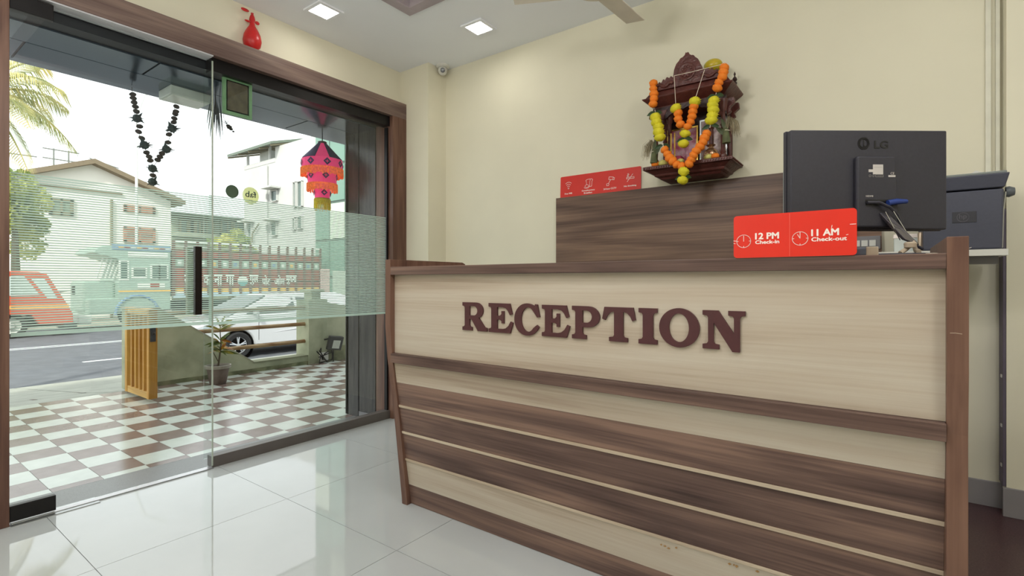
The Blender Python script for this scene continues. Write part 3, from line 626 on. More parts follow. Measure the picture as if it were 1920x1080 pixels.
# picture frames standing in the shrine
def picture(name, x0, x1, z0, z1, y, mats, label, fr):
    r_ = root(name, ((x0+x1)/2, y, z0), label, 'picture')
    BX('print', (x0, y, z0), (x1, y+.004, z1), mats, r_)
    for a, q in (((x0-.008, z0), (x0, z1)), ((x1, z0), (x1+.008, z1)), ((x0-.008, z0-.0), (x1+.008, z0+.008)), ((x0-.008, z1), (x1+.008, z1+.008))):
        BX('frame_rail', (a[0], y-.006, a[1]), (q[0], y+.008, q[1]), fr, r_)
    return r_
PIC = pr('picture_print', (110, 66, 74), .3, col2=(196, 176, 172), nscale=26, lo=.35, hi=.6)
PIC2 = pr('picture_print_pink', (168, 60, 92), .3, col2=(206, 168, 180), nscale=20, lo=.4, hi=.62)
picture('framed_picture', -.985, -.83, 1.675, 1.90, 2.855, PIC2, 'gold framed devotional picture in the left half of the shrine', GOLD)
r_ = picture('framed_picture', -.80, -.675, 1.675, 1.92, 2.84, PIC, 'silver edged devotional picture in the right half of the shrine', STEEL)
o = MB().prism([(-.965, 1.6745), (-.875, 1.6745), (-.875, 1.725), (-.965, 1.725)], 1, SY+.07, SY+.13).build('pink_packet', pr('pink_cloth', (168, 44, 82), .6), bevel=.003); tag(o, 'deep pink packet behind the short garland in the shrine', 'packet')
for k, (dx, lab) in enumerate(((0, 'left of the two tall golden rods standing at the shrine post'), (.014, 'right of the two tall golden rods standing at the shrine post'))):
    p = W(1258+dx*500, 290, Y=SY+.05)
    o = MB().tube([(p.x, SY+.05, 1.674), (p.x+.0, SY+.052, 1.845)], .0035, 8).build('golden_rod', GOLD, smooth=True); tag(o, lab, 'rod')
p = W(1333, 276, Y=SY+.075)
pot = root('brass_pot', (p.x, SY+.075, 1.674), 'rounded brass water pot standing in the shrine behind the garland', 'pot')
MB().lathe([(.014, 0), (.020, .002), (.034, .018), (.038, .034), (.032, .052), (.016, .064), (.014, .072), (.022, .080), (.021, .082), (.013, .074), (.0, .07)], (p.x, SY+.075, 1.674), 24).build('body', BRASS, pot, smooth=True)
MB().lathe([(.0221, .0795), (.024, .0805), (.0221, .0825)], (p.x, SY+.075, 1.674), 24, caps=False).build('rim', BRASS, pot, smooth=True)

# flowers: one mesh per kind
def flower_mesh(name, m, spiky):
    rnd = random.Random(len(name)*7); n = 22; b = MB(); vs = []; fs = []
    for i in range(n//2+1):
        a = math.pi*i/(n//2)
        for k_ in range(n):
            t = 2*math.pi*k_/n; rr = 1+(.16 if spiky else .07)*(1 if (k_+i) % 2 else -1)*math.sin(a)+rnd.uniform(-.06, .06)
            vs.append((math.sin(a)*math.cos(t)*rr, math.sin(a)*math.sin(t)*rr, math.cos(a)*(.80+rnd.uniform(-.05, .05))))
    for i in range(n//2):
        for k_ in range(n): fs.append((i*n+k_, (i+1)*n+k_, (i+1)*n+(k_+1) % n, i*n+(k_+1) % n))
    me = bpy.data.meshes.new(name); me.from_pydata(vs, [], fs); me.materials.append(m); me.polygons.foreach_set('use_smooth', [True]*len(me.polygons)); return me
FO = flower_mesh('orange_marigold', ORNG, 0); FY = flower_mesh('yellow_chrysanthemum', YELP, 1); FP = flower_mesh('pale_flower', PALEP, 1)
def put(me, name, pos, r, parent, axis=None):
    o = bpy.data.objects.new(name, me); C.objects.link(o); o.parent = parent; o.location = Vector(pos)-off(parent); o.scale = (r, r, r)
    q = Vector(axis or (random.uniform(-.3, .3), random.uniform(-.3, .3), 1)).to_track_quat('Z', 'Y'); o.rotation_euler = q.to_euler(); return o
def leafblade(p, d, L, wd, m, parent, name='leaf'):
    d = Vector(d).normalized(); s_ = d.cross(Vector((0, 1, .2))).normalized(); nn = s_.cross(d); b = MB(); P = Vector(p)
    prof = [(0, .15), (.25, .8), (.5, 1), (.75, .7), (1, .03)]
    vs = []
    for t, w_ in prof:
        c = P+d*L*t-Vector((0, 0, L*.25*t*t)); vs += [c-s_*wd/2*w_, c+nn*wd*.15*w_, c+s_*wd/2*w_, c+nn*wd*.15*w_-nn*.0012]
    fs = []
    for i in range(4):
        a = i*4; fs += [(a, a+4, a+5, a+1), (a+1, a+5, a+6, a+2), (a+2, a+6, a+7, a+3), (a+3, a+7, a+4, a)]
    b.add(vs, fs); return b.build(name, m, parent)
def garland(label, chain, group=None):
    """chain: list of polylines [(px,py,plane Y)], with runs of flowers; 'o','y','l' letters spaced along it"""
    first = W(*chain[0][0][:2], Y=chain[0][0][2]); g = root('flower_garland', first, label, 'garland', group)
    for pl in chain:
        pts = [W(a, b_, Y=y) for a, b_, y in pl[:-1]]; seq = pl[-1]
        MB().tube(pts, .0016, 5).build('string', STRG, g)
        L = [0]
        for a, b_ in zip(pts[:-1], pts[1:]): L.append(L[-1]+(b_-a).length)
        n = len(seq)
        for i, s_ in enumerate(seq):
            d = L[-1]*(i+.5)/n
            for j in range(len(pts)-1):
                if d <= L[j+1]+1e-9: break
            t = (d-L[j])/(L[j+1]-L[j]); p_ = pts[j].lerp(pts[j+1], t)+Vector((random.uniform(-.004, .004), random.uniform(-.004, .004), 0)); ax = (pts[j+1]-pts[j]).normalized()+Vector((random.uniform(-.3, .3), random.uniform(-.5, .2), random.uniform(-.2, .2)))
            if s_ == 'o': put(FO, 'marigold', p_, .0225+random.uniform(-.0018, .0018), g, ax)
            elif s_ == 'y': put(FY, 'chrysanthemum', p_, .0265+random.uniform(-.002, .002), g, ax)
            elif s_ == 'l':
                for sg_ in (1, -1): leafblade(p_, (sg_, -.3, -.1), .045, .022, LEAFD, g)
    return g
G = SY-.02
garland('long garland of orange marigolds and yellow flowers looped across the shrine front',
 [[(1226, 152, G+.05), (1226, 200, G), 'ooooo'],
  [(1228, 206, G), (1231, 226, G-.01), (1238, 262, G-.01), 'lyyyyy'],
  [(1241, 268, G-.01), (1254, 294, G-.02), (1270, 309, G-.03), (1284, 313, G-.03), 'loooooo'],
  [(1361, 122, G+.02), (1352, 146, G), (1345, 170, G), 'ooooo'],
  [(1343, 174, G), (1337, 200, G-.01), (1331, 240, G-.01), 'lyyyyyl'],
  [(1328, 246, G-.01), (1316, 268, G-.02), (1303, 288, G-.03), (1288, 311, G-.03), 'oooooooo'],
  [(1283, 318, G-.03), (1281, 342, G-.03), 'yly']])
garland('short inner garland of orange and yellow flowers hung on white string in the shrine',
 [[(1264, 142, G+.0), (1267, 197, G), ''], [(1321, 131, G), (1304, 184, G), ''], [(1264, 142, G), (1296, 135, G), (1360, 119, G), ''],
  [(1267, 198, G), (1270, 212, G), (1277, 238, G), 'yooo'], [(1304, 186, G), (1298, 212, G), (1289, 242, G), 'yooooo'],
  [(1284, 246, G), (1283, 274, G), 'yly']])
def loose(px, py, me, r, lab):
    p = W(px, py, Y=SY+.035); p.z = 1.674+r*.6
    o = bpy.data.objects.new('loose_flower', me); C.objects.link(o); o.location = p; o.scale = (r,)*3; tag(o, lab, 'flower', None)
loose(1229, 305, FO, .022, 'orange marigold lying at the left end of the shrine shelf')
loose(1243, 306, FP, .022, 'pale yellow flower lying beside the leftmost orange marigold')
loose(1276, 302, FP, .018, 'pale flower lying behind the low point of the long garland')
loose(1328, 293, FP, .020, 'pale yellow flower lying in front of the brass pot')
loose(1341, 290, FO, .020, 'orange marigold lying right of the brass pot')
# dried grass bunches tied beside the posts
def bunch(px, py, lab, s_, y):
    p = W(px, py, Y=y); g = root('grass_bunch', p, lab, 'dried grass'); rnd = random.Random(px)
    MB().tube([p+Vector((0, 0, 0)), p+Vector((s_*.004, 0, .075))], [.020, .014], 10).build('stems', pr('stem_%d' % px, (92, 98, 66), .8, noise_amt=.2, nscale=40), g, smooth=True)
    MB().tube([p+Vector((-.016, -.002, .06)), p+Vector((0, -.017, .062)), p+Vector((.016, -.002, .06))], .002, 5).build('tie', STRG, g)
    b = MB()
    for i in range(46):
        a = rnd.uniform(-1, 1); h = rnd.uniform(.5, 1); dx = -s_*(.012+.05*h)*(.5+.5*rnd.random()); q0 = p+Vector((a*.008, rnd.uniform(-.01, .01), .07))
        q1 = q0+Vector((dx*.3, rnd.uniform(-.01, .01), .06*h)); q2 = q0+Vector((dx*.9, rnd.uniform(-.012, .012), .035*h)); q3 = q0+Vector((dx*1.15, rnd.uniform(-.012, .012), -.05*h*rnd.random()-.01))
        b.tube([q0, q1, q2, q3], [.0014, .0012, .001, .0006], 4)
    tag(b.build('grass_tuft', SILVERG, g), kind='stuff')
    leafblade(p+Vector((0, -.005, .03)), (s_*.5, -.2, .8), .09, .024, pr('dull_leaf_%d' % px, (78, 88, 60), .6), g)
    leafblade(p+Vector((0, -.005, .05)), (s_*.2, -.2, 1), .10, .02, MATS['dull_leaf_%d' % px], g)
bunch(1226, 306, 'dried grass bunch tied to the left post of the shrine', 1, SY+.02)
bunch(1362, 268, 'dried grass bunch tied to the right post of the shrine', -1, SY+.02)
p = W(1337, 123, Y=2.75)
bl = root('deflated_balloon', p-Vector((0, 0, .03)), 'small yellow-green balloon resting on the shrine roof', 'balloon')
MB().ball(p, .047, 18, (1, .8, .72)).build('balloon_skin', pr('lime_rubber', (168, 164, 34), .3, col2=(196, 170, 40), nscale=14), bl, smooth=True)
MB().lathe([(.009, 0), (.004, .008), (.010, .016)], p-Vector((0, 0, .046)), 10).build('knot', MATS['lime_rubber'], bl, smooth=True)

# ------------------------------------------------------------------ ceiling things
def panel_light(px, py, lab):
    p = W(px, py, z=ZC); r_ = root('panel_light', (p.x, p.y, ZC-.014), lab, 'ceiling light', 'square ceiling lights')
    b = MB(); h, g = .085, .062
    for a, q in (((-h, -h), (h, -g)), ((-h, g), (h, h)), ((-h, -g), (-g, g)), ((g, -g), (h, g))): b.box((p.x+a[0], p.y+a[1], ZC-.012), (p.x+q[0], p.y+q[1], ZC-.0005))
    b.build('frame', CEIL, r_, bevel=.002)
    BX('diffuser', (p.x-g, p.y-g, ZC-.009), (p.x+g, p.y+g, ZC-.003), PANEL_ON, r_)
panel_light(607, 19, 'lit square ceiling light nearest the glass entrance')
panel_light(898, 50, 'lit square ceiling light nearest the back wall')
p = Vector((-2.715, 2.80, ZC)); cv = root('security_camera', p, 'small white dome security camera at the ceiling corner', 'camera')
MB().lathe([(.048, 0), (.050, -.012), (.040, -.020)], p, 24).build('base', PLW, cv, smooth=True)
MB().ball(p-Vector((0, 0, .040)), .036, 20).build('dome', PLW, cv, smooth=True)
d = (Vector((0, 0, 1.5))-p).normalized()
MB().lathe([(.018, 0), (.018, .008), (.012, .010)], p-Vector((0, 0, .040))+d*.031, 18, d).build('lens', pr('lens_grey', (110, 112, 116), .2, .3), cv, smooth=True)
fh = Vector((-1.062, 2.10, 2.395)); fan = root('ceiling_fan', fh, 'cream ceiling fan, only its hub edge and one blade in view', 'fan')
FANM = pr('fan_cream', (224, 216, 200), .5)
MB().lathe([(.02, .12), (.09, .10), (.115, .06), (.115, .02), (.10, -.005), (.055, -.02), (0, -.024)], fh, 28).build('motor_housing', FANM, fan, smooth=True)
MB().tube([fh+Vector((0, 0, .1)), (fh.x, fh.y, ZC)], .012, 10).build('downrod', FANM, fan, smooth=True)
MB().lathe([(.05, 0), (.045, .05), (.02, .06)], (fh.x, fh.y, ZC-.06), 20).build('canopy', FANM, fan, smooth=True)
for a in (86, 206, 326):
    T = Matrix.Translation(fh) @ Matrix.Rotation(R(a), 4, 'Z') @ Matrix.Rotation(R(9), 4, 'X')
    b = MB().obox(T @ Matrix.Translation((.245, 0, 0)), .145, .052, .003); bl_ = b.build('blade', FANM, fan, bevel=.002)
    MB().obox(T @ Matrix.Translation((.115, 0, .004)), .045, .028, .004).build('blade_bracket', MAUVE, bl_, bevel=.002)

# red balloon on the header
p = Vector((-3.045, 1.517, 2.432)); rb = root('red_balloon', p, 'limp red balloon resting on the timber header above the glass', 'balloon')
RUB = pr('red_rubber', (196, 30, 30), .35, noise_amt=.12, nscale=12)
prof = [(.0, 0), (.03, .004), (.048, .025), (.054, .055), (.048, .09), (.034, .12), (.018, .145), (.013, .165), (.018, .18), (.014, .20), (.007, .215), (.009, .222)]
MB().lathe([(a*.95, b_) for a, b_ in prof], p, 20).build('balloon_skin', RUB, rb, smooth=True)
for c_, sc_ in (((0, -.042, .225), (.35, 1.4, .55)), ((0, .03, .175), (.4, .8, .6)), ((0, -.026, .165), (.4, 1.1, .35))):
    MB().ball(p+Vector(c_), .018, 10, sc_).build('knot', RUB, rb, smooth=True)

# ------------------------------------------------------------------ porch
PZ = -.05
ps = BX('porch_floor', (-6.12, -3.0, PZ-.12), (-3.2, 7.0, PZ-.004), GROUT); tag(ps, kind='structure')
BX('granite_border', (-3.485, -3.0, PZ-.004), (-3.11, 2.563, PZ), GRAN, ps)
tws = .2178; ox, oy = -3.775, .702
rndt = random.Random(3); base_w = {}
def ptile(x0, y0, x1, y1, m):
    key = (round(x1-x0, 3), round(y1-y0, 3), m.name)
    if key not in base_w:
        o = BX('tile', (x0, y0, PZ-.004), (x1, y1, PZ), m, ps); base_w[key] = o
    else:
        o = base_w[key].copy(); C.objects.link(o); o.location = Vector(((x0+x1)/2, (y0+y1)/2, PZ-.002))-off(ps)
for i in range(-2, 11):
    for j in range(-4, 18):
        xa, xb = ox-i*tws-tws, ox-i*tws; ya, yb = oy+j*tws, oy+(j+1)*tws
        if i == -2: xb = -3.485; xa = ox+tws
        if xa < -6.12: xa = -6.12
        ptile(xa+.001, ya+.001, xb-.001, yb-.001, TB if (i+j) % 2 == 0 else TW)
# rest of the porch, out of view
# porch ceiling
PC = 2.255
pc = BX('porch_ceiling', (-3.79, -3.0, PC+.004), (-3.12, 6.0, PC+.30), DARKB); tag(pc, kind='structure')
BX('edge_fascia', (-3.83, -3.0, PC-.002), (-3.79, 6.0, PC+.32), ALU, pc)
for y0, y1 in ((-3, -.46), (-.45, 1.09), (1.10, 2.64), (2.65, 5.99)):
    BX('ceiling_panel', (-3.47, y0, PC-.004), (-3.22, y1, PC+.004), ALU, pc, .001)
    BX('ceiling_panel', (-3.79, y0-.5, PC-.004), (-3.475, min(y1-.5, 5.99), PC+.004), ALU, pc, .001)
up = BX('wall_outside_upper', (-3.2, -7, 2.86), (3, 8, 9.5), WHITEW); tag(up, kind='structure')
wo = root('wall_outside', (-3.4, 4, PZ), kind='structure')
BX('cladding_core', (-3.56, 2.60, PZ), (-3.2, 7.0, PC), BLACKM, wo)
BX('cladding_panel', (-3.59, 2.563, PZ+.0), (-3.43, 2.60, PC), DARKW, wo, .001)
BX('cladding_panel', (-3.422, 2.566, PZ+.05), (-3.22, 2.60, PC), DARKW, wo, .001)
BX('cladding_panel', (-3.60, 2.563, PZ), (-3.56, 7.0, PC), DARKW, wo)
BX('plinth', (-3.43, 2.568, PZ), (-3.2, 2.60, PZ+.045), GREYM, wo)
# porch light
r_ = root('porch_light', (-3.6, 1.366, PC-.06), 'square white surface light under the porch ceiling', 'ceiling light')
BX('housing', (-3.69, 1.25, PC-.058), (-3.50, 1.48, PC-.004), pr('light_housing', (206, 214, 208), .4), r_, .004)
BX('diffuser', (-3.675, 1.265, PC-.062), (-3.515, 1.465, PC-.058), pr('diffuser_off', (226, 230, 222), .3), r_)
# dried garland hanging from the porch edge
DRY = pr('dried_flowers', (66, 56, 52), .8, noise_amt=.2, nscale=40); DRL = pr('dried_leaves', (44, 64, 66), .7, noise_amt=.25, nscale=30)
dfm = flower_mesh('dried_flower', DRY, 1)
def star_mesh():
    rnd = random.Random(11); b = MB()
    for i in range(16):
        a = i*2.4; el = rnd.uniform(-.6, .6); d_ = Vector((math.cos(a)*math.cos(el), math.sin(a)*math.cos(el), math.sin(el))); s_ = d_.cross(Vector((0, 0, 1))).normalized()*.3
        c_ = d_*1.0; t_ = Vector((0, 0, .05))
        b.add([d_*.1, d_*.55+s_, d_*rnd.uniform(1.0, 1.35), d_*.55-s_, d_*.5+t_], [(0, 1, 4), (1, 2, 4), (2, 3, 4), (3, 0, 4), (0, 3, 2, 1)])
    b.ball((0, 0, 0), .62, 8)
    me = bpy.data.meshes.new('leaf_cluster'); me.from_pydata(b.v, [], b.f); me.materials.append(DRL); return me
stm = star_mesh()
GXo = -3.73
first = W(290, 350, X=GXo)
dg_ = root('dried_garland', first, 'v-shaped garland of dried flowers and leaf clusters hanging from the porch edge', 'garland')
MB().tube([W(247, 172, X=GXo)+Vector((0, 0, .03)), W(250, 200, X=GXo), W(258, 240, X=GXo), W(268, 280, X=GXo), W(288, 312, X=GXo), W(286, 348, X=GXo)], .0015, 5).build('string', DRY, dg_)
MB().tube([W(331, 172, X=GXo)+Vector((0, 0, .05)), W(327, 210, X=GXo), W(322, 245, X=GXo), W(312, 278, X=GXo), W(288, 312, X=GXo)], .0015, 5).build('string', DRY, dg_)
for px, py in ((249, 177), (250, 184), (252, 192), (254, 200), (256, 209), (266, 259), (275, 286), (280, 294), (282, 301), (331, 200), (330, 209), (329, 214), (327, 222), (326, 229), (315, 267), (304, 288), (300, 294), (296, 300), (287, 329), (262, 237), (260, 247), (317, 252)):
    put(dfm, 'dried_flower', W(px, py, X=GXo), .0165, dg_)
for px, py in ((257, 222), (271, 272), (323, 241), (312, 280), (286, 316), (286, 341)): put(stm, 'leaf_cluster', W(px, py, X=GXo), .043, dg_)
# second leafy string partly behind the board
p = W(404, 150, X=-3.5); g2 = root('leaf_string', p, 'drooping dark dried leaves hanging beside the green framed board', 'garland')
top_ = Vector((-3.5, p.y, PC-.002))
for i in range(9):
    leafblade(top_+Vector((0, (i-4)*.006, -.02*(i % 4))), (0, (i-5)*.035, -1), .17+.02*(i % 3), .022, DRL, g2, 'leaf')
MB().tube([top_, top_-Vector((0, 0, .12))], .003, 5).build('string', DRY, g2)
p = W(428, 236, X=GXo); g3 = root('dried_sprig', p, 'small dark dried sprig hanging below the green framed board', 'sprig')
MB().tube([Vector((GXo, p.y-.03, PC-.003)), p+Vector((0, -.03, .05)), p, p+Vector((0, .03, -.03))], .0014, 5).build('string', DRY, g3)
for dy, dz, r0 in ((0, 0, .012), (.008, -.008, .015), (.018, -.018, .012), (.035, -.032, .007)): put(dfm, 'dried_flower', p+Vector((0, dy, dz)), r0, g3)
for a_ in ((-1, .6), (-.6, 1), (-1, .1), (-.5, -.6), (.2, .9)): leafblade(p+Vector((0, -.008, .008)), (0, a_[0], a_[1]), .045, .010, DRL, g3)

# lantern
lc = Vector((-3.71, 2.42, 2.19)); ln = root('paper_lantern', lc, 'bright pink tiered cloth lantern with yellow fringes hanging in the porch', 'lantern')
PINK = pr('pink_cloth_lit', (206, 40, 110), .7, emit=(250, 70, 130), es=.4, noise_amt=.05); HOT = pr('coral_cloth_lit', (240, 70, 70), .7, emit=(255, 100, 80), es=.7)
NAV = pr('navy_cloth', (48, 44, 96), .7); FR1 = pr('gold_fringe_lit', (224, 130, 56), .8, noise_amt=.3, nscale=60, emit=(255, 110, 60), es=.25); FR2 = pr('yellow_fringe', (216, 200, 50), .8, noise_amt=.2, nscale=120)  # lantern glow put into the upper fringes' colour and emission
def tier(prof, name, m): return MB().lathe(prof, lc, 24, caps=False).build(name, m, ln)
tier([(.030, -.012), (.158, -.150)], 'cone', PINK)
tier([(.158, -.150), (.158, -.222)], 'upper_band', PINK)
tier([(.112, -.222), (.112, -.345)], 'middle_band', PINK)
tier([(.060, -.345), (.058, -.475)], 'lower_band', PINK)
tier([(.158, -.222), (.112, -.224)], 'ledge', HOT); tier([(.112, -.345), (.060, -.347)], 'ledge', HOT)
for k in range(4):
    a0 = -33+20+90*k
    MB().lathe([(.034, -.010), (.1615, -.148), (.159, -.151), (.031, -.013)], lc, 8, a0=a0, a1=a0+50, caps=False).build('navy_gore', NAV, ln)
def diamonds(r0, zc, s_, n_, ph):
    for k in range(n_):
        a = R(ph+360*k/n_); o_ = lc+Vector((math.cos(a)*(r0+.002), math.sin(a)*(r0+.002), zc)); M = frame(o_, (-math.sin(a), math.cos(a), 0), (0, 0, 1))
        o = shape('diamond_patch', [[(0, -s_), (s_, 0), (0, s_), (-s_, 0)]], M, .0015, NAV, ln)
        strokes('stitching', [[(0, -s_*.4), (0, s_*.4)], [(-s_*.4, 0), (s_*.4, 0)]], M @ Matrix.Translation((0, 0, .0016)), .004, PINK, o, .0005)
diamonds(.160, -.186, .030, 8, -20); diamonds(.114, -.288, .028, 6, -20); diamonds(.062, -.420, .026, 4, -20)
def fringe(r0, z0, L, n_, m, name='fringe'):
    b = MB(); rnd = random.Random(int(r0*1000))
    for k in range(n_):
        a = 2*math.pi*k/n_; l_ = L*rnd.uniform(.85, 1.1); p0 = lc+Vector((math.cos(a)*r0, math.sin(a)*r0, z0))
        b.tube([p0, p0-Vector((rnd.uniform(-.002, .002), rnd.uniform(-.002, .002), l_))], r0*2.6/n_, 4)
    tag(b.build(name, m, ln), kind='stuff')
fringe(.163, -.222, .062, 90, FR1); fringe(.117, -.345, .062, 70, FR1); fringe(.062, -.470, .085, 44, FR2)
MB().lathe([(.060, -.462), (.063, -.475), (.062, -.500)], lc, 24, caps=False).build('hem', pr('olive_hem', (150, 130, 30), .8), ln)
MB().lathe([(.034, -.014), (.036, 0), (.030, .004)], lc, 20).build('cap', pr('lantern_cap', (60, 30, 40), .5), ln)
MB().tube([lc, (lc.x, lc.y, PC-.004)], .004, 6).build('cord', BLACKM, ln)
ld = bpy.data.lights.new('lantern_bulb', 'POINT'); ld.energy = 1.5; ld.color = (1, .8, .6); ld.shadow_soft_size = .02; lo = bpy.data.objects.new('lantern_bulb', ld); C.objects.link(lo); lo.location = lc-Vector((0, 0, .18))

# boundary wall with railings
BXX = -6.12
bw = root('wall_boundary', (BXX-.1, 4, PZ), kind='structure')
MB().prism([(1.80, PZ), (1.80, .775), (2.07, .77), (3.10, .06), (3.80, .065), (3.80, PZ-.0)], 0, BXX-.16, BXX).build('sloped_wall', MOSSW, bw, bevel=.006)
MB().prism([(1.795, .762), (2.066, .762), (3.07, .07), (3.07, .078), (2.07, .778), (1.795, .784)], 0, BXX-.17, BXX+.004).build('coping', pr('coping_grey', (170, 168, 150), .8), bw)
BX('kerb_coping', (BXX-.17, 3.06, .06), (BXX+.004, 3.80, .074), pr('kerb_coping', (136, 138, 112), .85), bw)
BX('moss_base', (BXX, 1.84, PZ), (BXX+.006, 3.79, PZ+.045), MOSSD, bw)
pil = BX('gate_pillar', (BXX-.28, 3.78, PZ-.1), (BXX+.02, 4.06, .80), MOSSW, bw, .006)
BX('pillar_neck', (BXX-.22, 3.86, .80), (BXX-.04, 3.99, .90), MOSSW, pil)
BX('pillar_cap', (BXX-.26, 3.82, .90), (BXX+.0, 4.03, .935), MOSSW, pil, .004)
MB().prism([(4.06, PZ-.1), (4.06, .76), (4.4, .70), (7.0, .62), (7.0, PZ-.1)], 0, BXX-.16, BXX-.01).build('end_wall', MOSSW, bw)
BX('moss_base', (BXX-.01, 4.06, PZ), (BXX+.004, 6.0, PZ+.20), MOSSD, bw)
rl = root('pipe_railing', (BXX-.08, 3.2, .06), 'three rusty painted pipe rails between the sloped wall and the pillar', 'railing')
RUST = pr('rusty_paint', (128, 88, 50), .6, col2=(176, 150, 112), nscale=14, stretch=(1, .3, 1))
for z, y0 in ((.70, 2.12), (.48, 2.45), (.252, 2.78)): MB().tube([(BXX-.08, y0, z), (BXX-.08, 3.80, z)], .024, 12).build('pipe', RUST, rl, smooth=True)
# gate leaf
gx0, gx1, gy, gz0, gz1 = -5.945, -5.335, 1.765, -.02, .795
gt = root('wooden_gate', ((gx0+gx1)/2, gy, PZ), 'low mustard yellow slatted gate leaf standing open on the porch', 'gate')
YW = wood('yellow_painted_timber', (170, 118, 44), (196, 146, 62), (214, 168, 84), 2, rough=.5)
YH = wood('yellow_painted_rail', (176, 134, 64), (200, 158, 84), (216, 178, 108), 0, rough=.5)
BX('stile', (gx0, gy-.035, gz0), (gx0+.05, gy+.035, gz1), YW, gt, .003); BX('stile', (gx1-.05, gy-.035, gz0), (gx1, gy+.035, gz1), YW, gt, .003)
BX('rail', (gx0+.05, gy-.03, gz0), (gx1-.05, gy+.03, gz0+.06), YH, gt, .003); BX('rail', (gx0+.05, gy-.03, gz1-.06), (gx1-.05, gy+.03, gz1), YH, gt, .003)
for k in range(4):
    x = gx0+.05+(gx1-gx0-.1)*(k+1)/5; BX('slat', (x-.016, gy-.03, gz0+.06), (x+.016, gy+.03, gz1-.06), YW, gt, .002)
BX('latch_plate', (gx1-.001, gy-.025, .50), (gx1+.004, gy+.02, .66), pr('latch_grey', (60, 66, 74), .5, .5), gt)
MB().ball((gx1+.012, gy+.0, .575), .014, 10).build('latch_knob', BLACKM, gt, smooth=True)
for z in (.12, .65): BX('hinge', (gx0-.03, gy-.01, z), (gx0, gy+.03, z+.09), BLACKM, gt)
# floodlight, socket
p = W(628, 643, X=BXX+.06); fl_ = root('floodlight', (p.x, p.y, p.z-.09), 'small black floodlight fixed low on the boundary wall', 'floodlight')
T = Matrix.Translation(p) @ Matrix.Rotation(R(-8), 4, 'X') @ Matrix.Rotation(R(12), 4, 'Y')
MB().obox(T, .03, .105, .095).build('housing', pr('flood_black', (38, 38, 42), .5), fl_, bevel=.008)
MB().obox(T @ Matrix.Translation((.032, .005, -.012)), .002, .056, .056).build('led_panel', pr('flood_lens', (196, 200, 190), .3), fl_)
MB().tube([p+Vector((-.05, -.08, .06)), p+Vector((-.04, -.14, .055))], .012, 8).build('bracket', BLACKM, fl_)
p = W(607, 668, X=BXX+.03); so = root('wall_socket', (BXX+.02, p.y, p.z-.05), 'small white socket box with loose black cables at the pillar foot', 'socket')
BX('box', (BXX+.02, p.y-.06, p.z-.065), (BXX+.05, p.y+.06, p.z+.055), PLW, so, .004)
b = MB(); rnd = random.Random(5)
for k in range(4):
    b.tube([Vector((BXX+.035, p.y+rnd.uniform(-.05, .05), p.z+.02))]+[Vector((BXX+.04+rnd.uniform(0, .03), p.y+rnd.uniform(-.13, .15), p.z+rnd.uniform(-.12, .14))) for _ in range(5)], .007, 6)
b.build('cable', BLACKM, so, smooth=True)

# potted plant
pp = Vector((-5.75, 2.50, PZ)); pl = root('potted_croton', pp, 'young croton in a grey brown pot beside the sloped wall', 'potted plant')
POT = pr('pot_clay', (112, 98, 90), .7, noise_amt=.15, nscale=20); RIMM = pr('pot_rim', (150, 144, 132), .7, noise_amt=.1, nscale=20)
MB().lathe([(.072, 0), (.080, .01), (.108, .17), (.100, .17), (.095, .15), (0, .15)], pp, 24).build('pot', POT, pl, smooth=True)
MB().lathe([(.106, .165), (.124, .17), (.126, .20), (.112, .202), (.104, .17)], pp, 24, caps=False).build('rim', RIMM, pl, smooth=True)
MB().lathe([(0, .186), (.112, .180), (.112, .172)], pp, 20, caps=False).build('soil', pr('soil', (60, 48, 40), .9), pl)
STM = pr('bark', (84, 76, 58), .8)
MB().tube([pp+Vector((0, 0, .18)), pp+Vector((.01, .01, .28)), pp+Vector((0, .03, .42)), pp+Vector((0, .02, .58))], [.010, .009, .007, .004], 8).build('stem', STM, pl, smooth=True)
MB().tube([pp+Vector((.0, .0, .24)), pp+Vector((-.02, -.05, .36))], [.006, .004], 6).build('stem', STM, pl, smooth=True)
LG = [pr('croton_green', (46, 72, 38), .45, col2=(110, 124, 40), nscale=18), pr('croton_red', (140, 66, 30), .45, col2=(196, 150, 50), nscale=18), pr('croton_yellow', (176, 160, 60), .45, col2=(90, 110, 50), nscale=18)]
rnd = random.Random(4)
for k in range(40):
    tier_ = k % 3; h = (.36, .44, .60)[tier_]+rnd.uniform(-.03, .03); a = k*2.399; el = rnd.uniform(-.1, .9)+(.35 if tier_ == 2 else 0)
    leafblade(pp+Vector((0, .025, h)), (math.cos(a)*math.cos(el), math.sin(a)*math.cos(el), math.sin(el)), rnd.uniform(.12, .19), rnd.uniform(.028, .042), LG[(0, 1, 0, 2, 0)[k % 5] if tier_ < 2 else (0, 0, 2)[k % 3]], pl)

